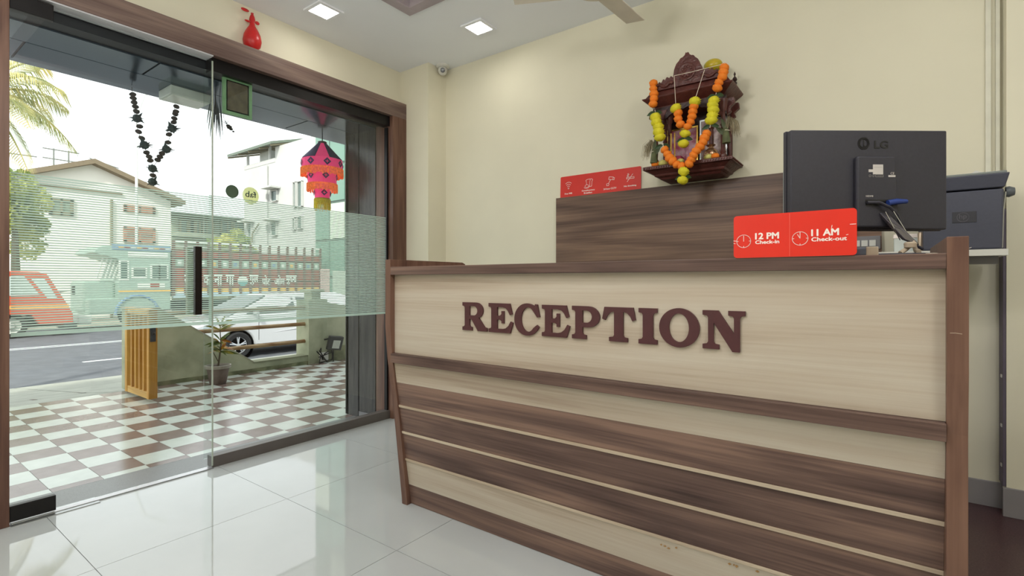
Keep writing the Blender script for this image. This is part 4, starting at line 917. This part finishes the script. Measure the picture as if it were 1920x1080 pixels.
# ------------------------------------------------------------------ street
RZ = -.70
tag(BX('ground', (-90, -60, RZ-.4), (-3.2, 90, RZ-.06), pr('bare_ground', (150, 146, 132), .9, noise_amt=.1, nscale=.4)), kind='structure')
rd = BX('road', (-25, -40, RZ-.06), (-10.9, 60, RZ), STREET); tag(rd, kind='structure')
WLINE = pr('road_paint', (206, 210, 210), .7, noise_amt=.08, nscale=10)
for y0 in (-12, -7.6, -3.2, 1.2+2.1, 7.7, 12.1): BX('lane_dash', (-13.98, y0, RZ), (-13.84, y0+1.0, RZ+.004), WLINE, rd)
BX('edge_line', (-18.1, -30, RZ), (-18.0, 50, RZ+.004), WLINE, rd); BX('edge_line', (-17.8, -30, RZ), (-17.72, 50, RZ+.004), WLINE, rd)
sw = root('pavement', (-8.5, 2, RZ), kind='structure')
for k in range(9):
    y0 = -6+k*1.55
    MB().prism([(-6.125, PZ-.12), (-6.125, PZ-.004), (-7.3, PZ-.17), (-10.9, RZ+.08), (-10.9, RZ-.05), (-6.13, RZ-.05)], 1, y0+.012, y0+1.54).build('paving_slab', CONC, sw)
for (pa, pb_) in (((27, 742), (58, 756)), ((113, 729), (170, 740))):
    a_ = W(*pa, X=-8.2); 
    y_ = a_.y; MB().prism([(-7.3, PZ-.19), (-8.6, PZ-.345), (-8.6, PZ-.325), (-7.3, PZ-.168)], 1, y_, y_+.035).build('drain_slot', BLACKM, sw)

# car
car = root('white_car', (-12.6, 6.7, RZ), 'white hatchback parked on the road behind the pipe railing', 'car')
CW = pr('car_white', (192, 193, 197), .18, coat=.6, noise_amt=.01); CG = pr('car_glass', (44, 52, 56), .06, spec=.8); CB = pr('car_black', (20, 20, 22), .5); TY = pr('tyre', (26, 26, 28), .8)
xs0, xs1 = -11.70, -13.40
low = [(4.50, -.42), (4.46, -.15), (4.56, .05), (4.80, .12), (5.35, .235), (6.0, .27), (8.7, .36), (8.92, .30), (8.95, -.30), (8.85, -.44)]
# wheel arch cut in the outline
def arch(yc): return [(yc+.37*math.cos(R(a)), -.42+.37*math.sin(R(a))) for a in range(0, 181, 15)]
body = low[:9]+[(8.85, -.44)]+[(8.60, -.44)]+arch(8.2)+[(7.7, -.44), (6.0, -.44)]+arch(5.52)+[(4.9, -.42)]
b = MB(); sec = [(xs0-.06, .97), (xs0, 1.0), (xs1, 1.0), (xs1+.06, .97)]
b.prism([(y, z if z < 0 else z*1.0) for y, z in body], 0, xs0, xs1).build('body', CW, car, bevel=.035, smooth=True)
gh = [(5.30, .22), (6.25, .66), (6.55, .735), (7.3, .775), (8.2, .74), (8.62, .64), (8.82, .33)]
b = MB(); i0, i1 = -.02, -.20
vs = [(xs0-.03-(.20 if z > .5 else .0), y, z) for y, z in gh]+[(xs1+.03+(.20 if z > .5 else .0), y, z) for y, z in gh]; n = len(gh)
b.add(vs, [tuple(range(n)), tuple(range(2*n-1, n-1, -1))]+[(i, i+n, (i+1) % n+n, (i+1) % n) for i in range(n)]).build('cabin', CW, car, bevel=.03, smooth=True)
def xg(z): return xs0-.03-.20*max(0, min(1, (z-.3)/.30))+.008
def win(pts, nm='side_window'):
    vs = [(xg(z), y, z) for y, z in pts]+[(xg(z)-.03, y, z) for y, z in pts]; n = len(pts)
    return MB().add(vs, [tuple(range(n)), tuple(range(2*n-1, n-1, -1))]+[(i, i+n, (i+1) % n+n, (i+1) % n) for i in range(n)]).build(nm, CG, car)
win([(5.72, .30), (6.33, .60), (6.75, .66), (6.92, .67), (6.92, .32)]); win([(7.0, .32), (7.0, .67), (7.6, .67), (8.05, .64), (8.1, .36)]); win([(8.17, .37), (8.12, .63), (8.35, .60), (8.58, .42)])
b = MB(); b.add([(xs0-.13, 5.42, .285), (xs0-.27, 6.28, .69), (xs1+.27, 6.28, .69), (xs1+.13, 5.42, .285), (xs0-.13, 5.36, .265), (xs1+.13, 5.36, .265), (xs1+.27, 6.24, .705), (xs0-.27, 6.24, .705)], [(0, 1, 2, 3), (4, 5, 6, 7)][::-1]+[(0, 4, 7, 1), (3, 2, 6, 5)]).build('windscreen', CG, car)
for yc in (5.52, 8.2):
    for xx, s_ in ((xs0-.09, 1), (xs1+.09, -1)):
        wh = MB().lathe([(.20, .10), (.27, .11), (.30, .08), (.30, -.08), (.27, -.11), (.20, -.10)], (xx, yc, -.40), 28, (s_, 0, 0), caps=False).build('wheel', TY, car, smooth=True)
        b = MB(); b.lathe([(.20, .07), (.19, .085), (.175, .06)], (xx, yc, -.40), 24, (s_, 0, 0), caps=False)
        for k in range(5):
            a = k*2*math.pi/5+.3
            for da in (-.13, .13): b.tube([(xx+s_*.085, yc+.03*math.cos(a), -.40+.03*math.sin(a)), (xx+s_*.075, yc+.19*math.cos(a+da), -.40+.19*math.sin(a+da))], .014, 6)
        b.lathe([(.045, .06), (.045, .095), (.0, .10)], (xx, yc, -.40), 14, (s_, 0, 0)); b.build('alloy_rim', pr('alloy', (190, 192, 196), .3, .7) if 'alloy' not in MATS else MATS['alloy'], wh, smooth=True)
        MB().lathe([(.365, .055), (.365, -.15), (.0, -.16)], (xx, yc, -.42), 24, (s_, 0, 0), caps=False).build('wheel_arch', CB, car)
for y_, z0, z1 in ((5.98, -.32, .27), (6.96, -.34, .31), (7.95, -.10, .34)): BX('door_seam', (xs0-.004, y_, z0), (xs0+.0015, y_+.010, z1), CB, car)
for y_ in (6.72, 7.72): MB().tube([(xs0+.02, y_-.10, .175), (xs0+.035, y_, .18), (xs0+.02, y_+.10, .175)], .014, 8).build('door_handle', CW, car, smooth=True)
BX('sill_trim', (xs0-.01, 5.95, -.455), (xs0+.004, 7.78, -.405), CB, car)
MB().tube([(xs0-.02, 5.98, -.20), (xs0+.006, 6.9, -.12), (xs0-.02, 7.85, .02)], .012, 6).build('body_crease', CW, car, smooth=True)
mm = MB().ball((xs0+.12, 5.86, .335), .095, 14, (.9, .75, .62)).build('wing_mirror', CW, car, smooth=True)
MB().tube([(xs0-.05, 5.90, .29), (xs0+.08, 5.87, .30)], .025, 8).build('mirror_arm', CB, mm, smooth=True)
MB().prism([(4.60, -.02), (4.95, .12), (5.08, .10), (4.70, -.08)], 0, xs0-.10, xs0+.006).build('headlamp', pr('headlamp_glass', (170, 180, 188), .08, spec=.9), car, bevel=.01)
BX('grille', (xs0-.35, 4.47, -.28), (xs1+.35, 4.50, -.10), CB, car)
BX('roof_rail', (xs0-.27, 6.6, .745), (xs0-.25, 8.1, .765), CB, car)

# trucks
def wheel(c, r, wdt, parent, rimm):
    wh = MB().lathe([(r*.62, wdt*.42), (r*.9, wdt*.5), (r, wdt*.38), (r, -wdt*.38), (r*.9, -wdt*.5), (r*.62, -wdt*.42)], c, 24, (1, 0, 0), caps=False).build('wheel', TY, parent, smooth=True)
    MB().lathe([(r*.62, wdt*.40), (r*.55, wdt*.30), (r*.3, wdt*.25), (r*.22, wdt*.42), (0, wdt*.42)], c, 20, (1, 0, 0), caps=False).build('hub', rimm, wh, smooth=True)
HUBM = pr('hub_grey', (176, 178, 170), .5)
TX = -21.2
rt = root('red_truck', (TX-1, 3.6, RZ), 'small orange red light truck cab at the far side of the road', 'truck')
OR = pr('truck_orange_red', (196, 84, 56), .35, noise_amt=.05); TGL = pr('truck_glass', (190, 202, 196), .1, spec=.8)
cabp = [(2.55, -.25), (2.55, 1.28), (2.75, 1.36), (3.95, 1.34), (4.15, 1.27), (4.62, .35), (4.78, -.0), (4.80, -.35), (3.98, -.32), (3.80, -.02), (3.55, .02), (2.95, .02), (2.72, -.08), (2.66, -.25)]
MB().prism(cabp, 0, TX, TX-1.75).build('cab', OR, rt, bevel=.03)
MB().prism([(3.0, .60), (3.0, 1.18), (3.62, 1.20), (3.98, .62)], 0, TX-.01, TX+.008).build('side_window', TGL, rt)
MB().prism([(3.75, 1.16), (4.08, 1.14), (4.40, .50), (4.15, .52)], 0, TX-.01, TX+.008).build('quarter_window', TGL, rt)
BX('stripe', (TX, 2.9, .20), (TX+.006, 4.68, .30), pr('stripe_orange', (232, 168, 84), .5), rt)
BX('bumper', (TX-1.8, 4.55, -.48), (TX+.04, 4.88, -.28), pr('bumper_dark', (60, 62, 62), .5), rt, .02)
BX('door_handle', (TX, 3.05, .42), (TX+.02, 3.2, .46), CB, rt)
MB().prism([(2.9, -.02), (2.9, .56), (2.915, .56), (2.915, -.02)], 0, TX, TX+.004).build('door_seam', CB, rt)
wheel((TX-.22, 3.35, RZ+.38), .38, .28, rt, HUBM); wheel((TX-1.5, 3.35, RZ+.38), .38, .28, rt, HUBM)
MB().tube([(TX, 4.45, .7), (TX+.25, 4.75, .75)], .015, 6).build('mirror_arm', CB, rt)
BX('mirror', (TX+.2, 4.70, .62), (TX+.32, 4.76, .92), CB, rt, .01)
BX('cargo_bed', (TX-1.8, -2.5, -.15), (TX+.02, 2.45, 1.75), pr('cargo_grey', (110, 122, 116), .6), rt, .02)
BX('chassis', (TX-1.4, -2.5, -.38), (TX-.3, 4.5, -.15), CB, rt)

BX_ = -22.6
bt = root('cargo_truck', (BX_-1.2, 9, RZ), 'long decorated cargo truck with pale green cab and red slatted sides', 'truck')
PG = pr('truck_pale_green', (150, 172, 160), .4, noise_amt=.06); TR = pr('truck_red', (140, 62, 50), .6, noise_amt=.1, nscale=6, stretch=(1, .3, 6)); TBL = pr('truck_blue', (110, 140, 170), .5); TWH = pr('truck_cream', (216, 220, 212), .5); TYE = pr('truck_yellow', (220, 176, 90), .5)
def yv(px): return W(px, 500, X=BX_).y
def zv(px, py): return W(px, py, X=BX_).z
A = {k_: yv(k_) for k_ in (150, 165, 180, 222, 240, 320, 325, 600)}
cab = [(A[222], -.05), (A[222], zv(230, 530)), (A[240], zv(240, 492)), (A[222]-.35, zv(210, 480)), (A[180]-.1, zv(180, 474)), (A[180]+.1, zv(185, 462)), (A[222], zv(225, 458)), (A[320], zv(318, 460)), (A[320], -.05)]
MB().prism(cab, 0, BX_, BX_-2.3).build('cab', PG, bt, bevel=.02)
BX('visor_band', (BX_, A[222]-.2, zv(270, 470)), (BX_+.02, A[320], zv(270, 461)), TBL, bt)
BX('light_band', (BX_, A[240], zv(280, 483)), (BX_+.03, A[320]-.1, zv(280, 474)), TWH, bt)
for k in range(9):
    y_ = A[222]+k*(A[320]-A[222])/9; BX('painted_badge', (BX_+.02, y_, zv(270, 466)), (BX_+.03, y_+.16, zv(270, 463)), (TYE, TR, TWH)[k % 3], bt)
BX('hood', (BX_-1.9, A[150]+.15, -.05), (BX_-.35, A[222], zv(200, 528)), PG, bt, .08)
BX('fender', (BX_-2.2, A[165], -.15), (BX_-.02, A[222]+.1, zv(200, 560)), PG, bt, .06)
BX('bumper', (BX_-2.3, A[150]-.05, -.45), (BX_+.02, A[165]+.1, -.15), TWH, bt, .03)
for px0, px1, py0, py1 in ((226, 238, 490, 522), (250, 272, 503, 518), (285, 297, 499, 521), (300, 312, 499, 521)):
    y0, y1 = yv(px0), yv(px1); z0, z1 = zv(px0, py1), zv(px0, py0)
    f_ = BX('window_frame', (BX_, y0-.06, z0-.06), (BX_+.03, y1+.06, z1+.06), TWH, bt)
    BX('pane', (BX_+.03, y0, z0), (BX_+.04, y1, z1), pr('dark_pane', (70, 92, 84), .2) if 'dark_pane' not in MATS else MATS['dark_pane'], f_)
BX('stripe', (BX_, A[222], zv(270, 548)), (BX_+.02, A[320], zv(270, 543)), TYE, bt)
BX('sign_band', (BX_, A[240]+.3, zv(280, 541)), (BX_+.02, A[320]-.2, zv(280, 530)), TWH, bt)
BX('painted_badge', (BX_+.02, A[240]+.7, zv(265, 540)), (BX_+.03, A[240]+1.0, zv(265, 532)), TR, bt)
for k in range(7): MB().tube([(BX_-.3, A[180]+.1+k*.12, zv(190, 522)), (BX_-.2, A[180]+.25+k*.13, zv(190, 484))], .03, 6).build('grille_bar', TWH, bt)
wheel((BX_-.25, yv(258), RZ+.52), .52, .34, bt, HUBM); wheel((BX_-.25, yv(470), RZ+.52), .52, .34, bt, HUBM); wheel((BX_-.25, yv(512), RZ+.52), .52, .34, bt, HUBM)
MB().tube([(BX_+.01, yv(258)+.68*math.cos(R(a)), RZ+.52+.68*math.sin(R(a))) for a in range(0, 181, 12)], .05, 6).build('wheel_arch', TBL, bt, smooth=True)
BX('chassis', (BX_-2, A[180], -.12), (BX_-.4, A[600], .22), CB, bt)
y0, y1 = A[325], A[600]; ZT = 2.30; ZB = .60
BX('cargo_floor', (BX_-2.4, y0, ZB-.18), (BX_, y1, ZB), TWH, bt)
BX('cargo_side', (BX_-2.4, y0, ZB), (BX_-.05, y1, ZT), pr('cargo_dark', (90, 60, 52), .8), bt)
for k, (za, zb) in enumerate(((.78, 1.02), (1.05, 1.30), (1.33, 1.58), (1.98, 2.28))): BX('side_plank', (BX_-.05, y0, za), (BX_-.01, y1, zb), TR, bt)
BX('side_plank', (BX_-.05, y0, 1.62), (BX_-.01, y1, 1.94), pr('band_green', (150, 172, 156), .6), bt)
BX('side_plank', (BX_-.05, y0, ZB), (BX_-.01, y1, .76), TYE, bt)
BX('side_rail', (BX_-.03, y0, ZB-.20), (BX_+.03, y1, ZB-.02), pr('rail_pale_blue', (176, 196, 208), .5), bt)
npost = 15
for k in range(npost+1):
    y_ = y0+(y1-y0)*k/npost; BX('post', (BX_-.01, y_-.05, ZB-.1), (BX_+.05, y_+.05, 2.66), pr('post_brown', (96, 62, 54), .6) if 'post_brown' not in MATS else MATS['post_brown'], bt)
    if k < npost: BX('painted_motif', (BX_-.01, y_+.16, 1.70), (BX_+.0, y_+(y1-y0)/npost-.14, 1.86), (TWH, TBL, TWH, TYE)[k % 4], bt)
for z_ in (2.42, 2.62): BX('top_rail', (BX_-.01, y0, z_-.03), (BX_+.04, y1, z_+.03), TWH, bt)
for px, pw, s_ in ((350, 10, 'स'), (387, 12, 'क'), (408, 15, 'ना'), (430, 15, 'गा'), (475, 16, 'गुल'), (498, 15, 'पोट'), (523, 19, 'ओम'), (545, 19, 'मुकश')):
    a_ = yv(px-pw/2); b_ = yv(px+pw/2)
    text('painted_lettering', s_, frame((BX_+.052, a_, .88), (0, 1, 0), (0, 0, 1)), b_-a_, .42, TWH, bt, .02, .01)
shape('roundel', [arc(0, 0, .22, .22, 0, 350, 24)], frame((BX_+.052, yv(454), 1.06), (0, 1, 0), (0, 0, 1)), .01, TWH, bt)
shape('roundel_band', [[(-.2, 0)]+arc(0, 0, .2, .2, 190, 350, 12)+[(.2, 0)]], frame((BX_+.063, yv(454), 1.04), (0, 1, 0), (0, 0, 1)), .01, pr('teal_paint', (90, 150, 150), .5), bt)

# ------------------------------------------------------------------ buildings
def bwin(parent, O, Rv, w_, h_, fr, gl, bars=0, hood=False, t=.12):
    M = frame(O, Rv, (0, 0, 1)); b = MB()
    for x_, y_, hx, hy in ((w_/2, t/2, w_/2, t/2), (w_/2, h_-t/2, w_/2, t/2), (t/2, h_/2, t/2, h_/2), (w_-t/2, h_/2, t/2, h_/2))+(((w_/2, h_/2, t/3, h_/2),) if w_ > .8 else ()): b.obox(M @ Matrix.Translation((x_, y_, .04)), hx, hy, .06)
    f_ = b.build('window', fr, parent)
    MB().obox(M @ Matrix.Translation((w_/2, h_/2, .0)), w_/2-t*.5, h_/2-t*.5, .02).build('pane', gl, f_)
    for k in range(bars):
        MB().obox(M @ Matrix.Translation((w_/2, h_*(k+.7)/bars, .07)), w_/2, .03, .02).build('bar', fr, f_)
    if hood: MB().obox(M @ Matrix.Translation((w_/2, h_+.12, .3)), w_/2+.25, .05, .3).build('sun_shade', WHITEW, f_)
FRM = pr('window_frame_brown', (128, 120, 96), .6); BGL = pr('far_window_glass', (96, 112, 108), .2); RED_ = pr('rust_grill', (176, 120, 96), .6)
HX = -30
h1 = root('gabled_house', (HX-4, 8, RZ), 'white gabled house with brown eaves across the road', 'house')
def hp(px, py): p_ = W(px, py, X=HX); return (p_.y, p_.z)
CREAM = pr('cream_render', (246, 242, 234), .85, noise_amt=.02, nscale=.5)
MB().prism([(3.2, RZ), hp(20, 325), hp(172, 303), hp(320, 378), (hp(322, 400)[0], RZ)], 0, HX, HX-9).build('wall', CREAM, h1)
pk = hp(172, 300); le = hp(10, 326); re = hp(341, 378)
for (a_, b_) in ((pk, re), (le, pk)):
    MB().prism([(a_[0], a_[1]), (b_[0], b_[1]), (b_[0], b_[1]-.22), (a_[0], a_[1]-.22)], 0, HX+.5, HX-9.3).build('roof_slope', pr('roof_brown', (126, 112, 92), .8) if 'roof_brown' not in MATS else MATS['roof_brown'], h1)
y0, z0 = hp(62, 345); y1, z1 = hp(228, 364); BX('cornice', (HX, y0, z1-.05), (HX+.12, y1, z1+.07), MATS['roof_brown'], h1)
for px0, py0, px1, py1, fr, gl, bars in ((91, 369, 137, 405, FRM, pr('shutter_green', (120, 134, 116), .6), 0), (231, 383, 290, 401, RED_, CREAM, 5), (231, 425, 290, 457, RED_, CREAM, 8)):
    a_ = hp(px0, py0); b_ = hp(px1, py1); bwin(h1, (HX+.02, a_[0], min(a_[1], b_[1])), (0, 1, 0), b_[0]-a_[0], abs(a_[1]-b_[1]), fr, gl, bars)
MB().tube([(HX+.1, hp(208, 400)[0], RZ), (HX+.1, hp(208, 400)[0], hp(208, 375)[1])], .06, 6).build('drain_pipe', FRM, h1)
# antenna frame on its roof
p_ = hp(135, 300); an = root('roof_antenna', (HX-2, p_[0], p_[1]-.3), 'thin metal antenna frame on the gabled roof', 'antenna')
b = MB()
ya, yb = hp(123, 300)[0], hp(152, 300)[0]
for y_ in (ya, yb): b.tube([(HX-2, y_, 5.9), (HX-2, y_, 7.4)], .035, 5)
for z_ in (6.9, 7.35): b.tube([(HX-2, ya-.4, z_), (HX-2, yb+.4, z_)], .03, 5)
b.tube([(HX-2, ya-2.2, 6.85), (HX-2, ya-.6, 6.88)], .03, 5); b.tube([(HX-2, yb+.8, 7.2), (HX-2, yb+2.0, 6.9)], .03, 5)
b.build('mast', pr('galvanised', (130, 134, 130), .5, .3), an)

# low hall between the two white buildings
LX = -38
h2 = root('old_hall', (LX-3, 20, RZ), 'grey green tiled-roof hall between the two white buildings', 'building')
def lp_(px, py): p_ = W(px, py, X=LX); return (p_.y, p_.z)
OLD = pr('old_render', (150, 156, 138), .9, noise_amt=.15, nscale=.6)
a_ = lp_(322, 470); b_ = lp_(470, 400)
BX('wall', (LX-8, a_[0], RZ), (LX, b_[0]+4, lp_(400, 408)[1]), OLD, h2)
MB().prism([(LX+.8, lp_(400, 412)[1]), (LX+.8, lp_(400, 406)[1]), (LX-6, lp_(400, 384)[1]), (LX-8.5, lp_(400, 400)[1])], 1, a_[0]-.5, b_[0]+4.5).build('roof', pr('old_roof', (60, 66, 56), .9, noise_amt=.2, nscale=2), h2)
for px in (335, 352, 372, 412, 432): 
    q_ = lp_(px, 440); bwin(h2, (LX+.02, q_[0], q_[1]), (0, 1, 0), 1.0, 1.1, FRM, BGL, 0)
BX('balcony', (LX, a_[0], lp_(400, 448)[1]), (LX+1.0, lp_(395, 440)[0], lp_(400, 442)[1]), OLD, h2)

# white building on the right
QY = 16.0
h3 = root('terrace_building', (-30, QY+4, RZ), 'white stepped building with sheet-roofed terrace beyond the truck', 'building')
def qp(px, py): p_ = W(px, py, Y=QY); return (p_.x, p_.z)
xl, zl = qp(458, 322); xm, zm = qp(516, 300); xr, zr = qp(592, 253)
BX('wall', (xl, QY, RZ), (xm, QY+9, zl+.1), WHITEW, h3); BX('wall', (xm, QY-.001, RZ), (xr+.1, QY+9, zr), WHITEW, h3)
BX('parapet', (xl, QY-.02, zl+.1), (xm, QY+.2, zl+.35), WHITEW, h3)
# terrace roof on posts
x0_, z0_ = qp(444, 292); x1_, z1_ = qp(533, 268)
MB().prism([(QY-.6, z0_-.2), (QY-.6, z0_-.05), (QY+4, z0_+1.35), (QY+4, z0_+1.2)], 0, x0_, xm+.6).build('sheet_roof', pr('sheet_roof_grey', (104, 116, 104), .6, noise_amt=.1, nscale=3, stretch=(6, 1, 1)), h3)
for px in (462, 503): x_ = qp(px, 300)[0]; MB().tube([(x_, QY+.1, zl), (x_, QY+.1, z0_+.1)], .09, 8).build('roof_post', WHITEW, h3)
for k in range(5): x_ = x0_+(xm+.5-x0_)*k/4; MB().tube([(x_, QY-.55, z0_-.25), (x_, QY+3.9, z0_+1.1)], .06, 5).build('rafter', FRM, h3)
BX('roof_tank', (xl+.9, QY+.5, zl+.3), (xl+2.2, QY+1.5, zl+1.2), pr('tank_pale', (200, 204, 200), .6), h3, .1)
for px0, py0, px1, py1, hd in ((511, 356, 522, 379, True), (552, 341, 557, 390, False), (560, 339, 569, 389, False), (467, 419, 474, 445, True), (511, 416, 521, 443, True), (551, 408, 556, 432, False), (560, 405, 569, 430, False)):
    a_ = qp(px0, py1); b_ = qp(px1, py0); bwin(h3, (a_[0], QY-.03, a_[1]), (1, 0, 0), b_[0]-a_[0], b_[1]-a_[1], WHITEW, BGL, 0, hd, .035)
MB().tube([(qp(503, 400)[0], QY-.1, RZ), (qp(503, 400)[0], QY-.1, zl)], .06, 6).build('drain_pipe', WHITEW, h3)
MB().tube([Vector((qp(490, 420)[0], QY-.15, qp(490, 420)[1])), Vector((qp(478, 438)[0], QY-.15, qp(478, 438)[1])), Vector((qp(477, 455)[0], QY-.15, qp(477, 455)[1])), Vector((qp(465, 458)[0], QY-.15, qp(465, 458)[1]))], .05, 6).build('waste_pipe', FRM, h3)
# glazed building
GY = 15.2
h4 = root('glazed_building', (-20, GY+4, RZ), 'tall building with pale green glass curtain wall behind the lantern', 'building')
xg0 = W(591, 300, Y=GY).x; xg1 = xg0+9
BX('core', (xg0+.05, GY+.1, RZ), (xg1, GY+9, 15), pr('core_pale', (190, 200, 190), .7), h4)
CUR = pr('curtain_glass', (112, 146, 132), .35, spec=.5, noise_amt=.06, nscale=.5); MUL = pr('mullion', (74, 96, 88), .4)
for i in range(7):
    for j in range(8):
        BX('glass_panel', (xg0+i*1.28+.03, GY, RZ+.1+j*1.9), (xg0+(i+1)*1.28-.06, GY+.1, RZ+.1+(j+1)*1.9-.13), CUR if (i*3+j) % 5 else pr('curtain_glass_pale', (200, 214, 196), .2), h4) if not ((i*3+j) % 5 == 0 and 'curtain_glass_pale' in MATS) else BX('glass_panel', (xg0+i*1.28+.03, GY, RZ+.1+j*1.9), (xg0+(i+1)*1.28-.06, GY+.1, RZ+.1+(j+1)*1.9-.13), MATS['curtain_glass_pale'], h4)
BX('mullion_grid', (xg0, GY+.03, RZ), (xg1, GY+.09, 14.6), MUL, h4)
# its compound wall and grille gate
cwl = BX('wall_compound', (-17.7, 12.0, RZ), (-12.5, 12.3, 1.45), pr('compound_grey', (160, 172, 158), .8)); tag(cwl, kind='structure')
gg = root('grille_gate', (-20.9, 13.4, RZ), 'pale pink barred gate right of the cargo truck', 'gate')
gy0 = W(602, 520, X=-21).y; gy1 = W(617, 520, X=-21).y
for k in range(7): y_ = gy0+(gy1-gy0)*k/6; MB().tube([(-21, y_, RZ), (-21, y_, 1.6)], .03, 6).build('bar', pr('gate_pink', (196, 168, 164), .6) if 'gate_pink' not in MATS else MATS['gate_pink'], gg)
for z_ in (.2, 1.55): BX('rail', (-21.03, gy0, z_-.04), (-20.97, gy1, z_+.04), MATS['gate_pink'], gg)

# street pole
p_ = W(256, 440, X=-26); pole = root('street_pole', (-26, p_.y, RZ), 'slender pale street pole standing before the gabled house', 'pole')
MB().tube([(-26, p_.y, RZ), (-26, p_.y, W(256, 218, X=-26).z)], [.065, .05], 10).build('shaft', pr('pole_white', (222, 224, 218), .5), pole, smooth=True)
tp = W(256, 218, X=-26).z
MB().tube([(-26, p_.y, tp), (-26, p_.y+.3, tp+1.0), (-26, p_.y+1.1, tp+1.6)], .035, 8).build('arm', MATS['pole_white'], pole, smooth=True)

# ------------------------------------------------------------------ palm and trees
PALM = leafm('palm_leaf', (140, 150, 84), (226, 212, 140), 2)
pc_ = W(-45, 178, t=7.35); pm = root('coconut_palm', (pc_.x, pc_.y, RZ), 'coconut palm with drooping yellow green fronds at the left edge', 'palm')
MB().tube([(pc_.x-.1, pc_.y-.4, RZ), (pc_.x-.05, pc_.y-.15, 1.3), pc_], [.13, .10, .085], 12).build('trunk', pr('palm_trunk', (140, 128, 104), .9, noise_amt=.2, nscale=10), pm, smooth=True)
rnd = random.Random(21)
def frond(tip_dir, L, droop, nm='frond'):
    L *= .77
    d_ = Vector(tip_dir).normalized(); b = MB(); pts = []
    for i in range(15):
        t = i/14; pts.append(pc_+d_*L*t*(1-.12*t)+Vector((0, 0, L*(.30*t-droop*t*t))))
    b.tube(pts, [.02*(1-i/15)+.004 for i in range(15)], 5)
    for i in range(1, 15):
        for sub in (0, .33, .66):
            p0 = pts[i-1].lerp(pts[i], sub); dd = (pts[i]-pts[i-1]).normalized(); sd_ = dd.cross(Vector((0, 0, 1))).normalized(); t = (i-1+sub)/14
            ll = rnd.uniform(.85, 1.1)*L*.36*math.sin(math.pi*min(1, .12+t*.86))**.7
            for s_ in (-1, 1):
                q1 = p0+sd_*s_*ll*.45+dd*ll*.35+Vector((0, 0, -ll*.10)); q2 = p0+sd_*s_*ll*.62+dd*ll*.55+Vector((rnd.uniform(-.03, .03), 0, -ll*.62)); ww = dd*.010
                b.add([p0-ww*.5, p0+ww*.5, q1+ww, q2, q1-ww, q1+Vector((0, 0, .008))], [(0, 1, 5), (1, 2, 5), (2, 3, 5), (3, 4, 5), (4, 0, 5)])
    return b.build(nm, PALM, pm)
for k, (a, el, L, dr_) in enumerate([(38, .45, 1.95, .62), (20, .0, 1.7, .75), (62, -.1, 1.7, .75), (85, .4, 1.6, .6), (-20, .2, 1.6, .6), (120, .3, 1.6, .6), (160, .3, 1.6, .6), (200, .3, 1.6, .6), (250, .3, 1.6, .6), (300, .3, 1.6, .6), (35, -1.1, 1.7, .5), (48, .9, 1.7, .5)]):
    frond((math.cos(R(a)), math.sin(R(a)), el), L, dr_)
for k in range(5): MB().ball(pc_+Vector((.15*math.cos(k*1.3), .15*math.sin(k*1.3), -.18)), .075, 10).build('coconut', pr('coconut_green', (120, 130, 60), .5) if 'coconut_green' not in MATS else MATS['coconut_green'], pm, smooth=True)
def tree(name, c, r, h0, lab, m, n_, lf=.16, sq=(1, 1, 1), seed=1):
    t_ = root(name, (c.x, c.y, RZ), lab, 'tree'); rnd = random.Random(seed)
    MB().tube([(c.x, c.y, RZ), (c.x+.1, c.y, h0), c], [.18, .13, .06], 8).build('trunk', STM, t_, smooth=True)
    b = MB(); cl = [(Vector((rnd.gauss(0, .45)*sq[0], rnd.gauss(0, .45)*sq[1], rnd.gauss(0, .45)*sq[2]))*r, rnd.uniform(.25, .5)*r) for _ in range(16)]
    for i in range(n_):
        cc_, rr = cl[i % 16]; d_ = Vector((rnd.gauss(0, 1), rnd.gauss(0, 1), rnd.gauss(0, 1))).normalized()*rr*rnd.uniform(.6, 1.05); p_ = c+cc_+d_
        u_ = Vector((rnd.gauss(0, 1), rnd.gauss(0, 1), rnd.gauss(0, 1))).normalized(); v_ = u_.orthogonal().normalized(); s_ = lf*rnd.uniform(.6, 1.2)
        b.add([p_-u_*s_, p_+v_*s_*.45, p_+u_*s_, p_-v_*s_*.45], [(0, 1, 2, 3)])
    tag(b.build('foliage', m, t_), kind='stuff')
LF1 = leafm('tree_leaf', (110, 132, 70), (196, 200, 110), .8); LF2 = leafm('bush_leaf', (130, 150, 70), (214, 210, 110), .8)
tree('shade_tree', W(28, 392, X=-26), 1.15, 1.5, 'yellow green leafy tree at the left edge before the gabled house', LF1, 4200, .12, (.8, .8, 1.15), 3)
tree('roadside_bush', W(432, 462, X=-27.6), .9, .5, 'sunlit yellow green bush behind the cargo truck', LF2, 3600, .11, (.6, 1.3, .5), 5)
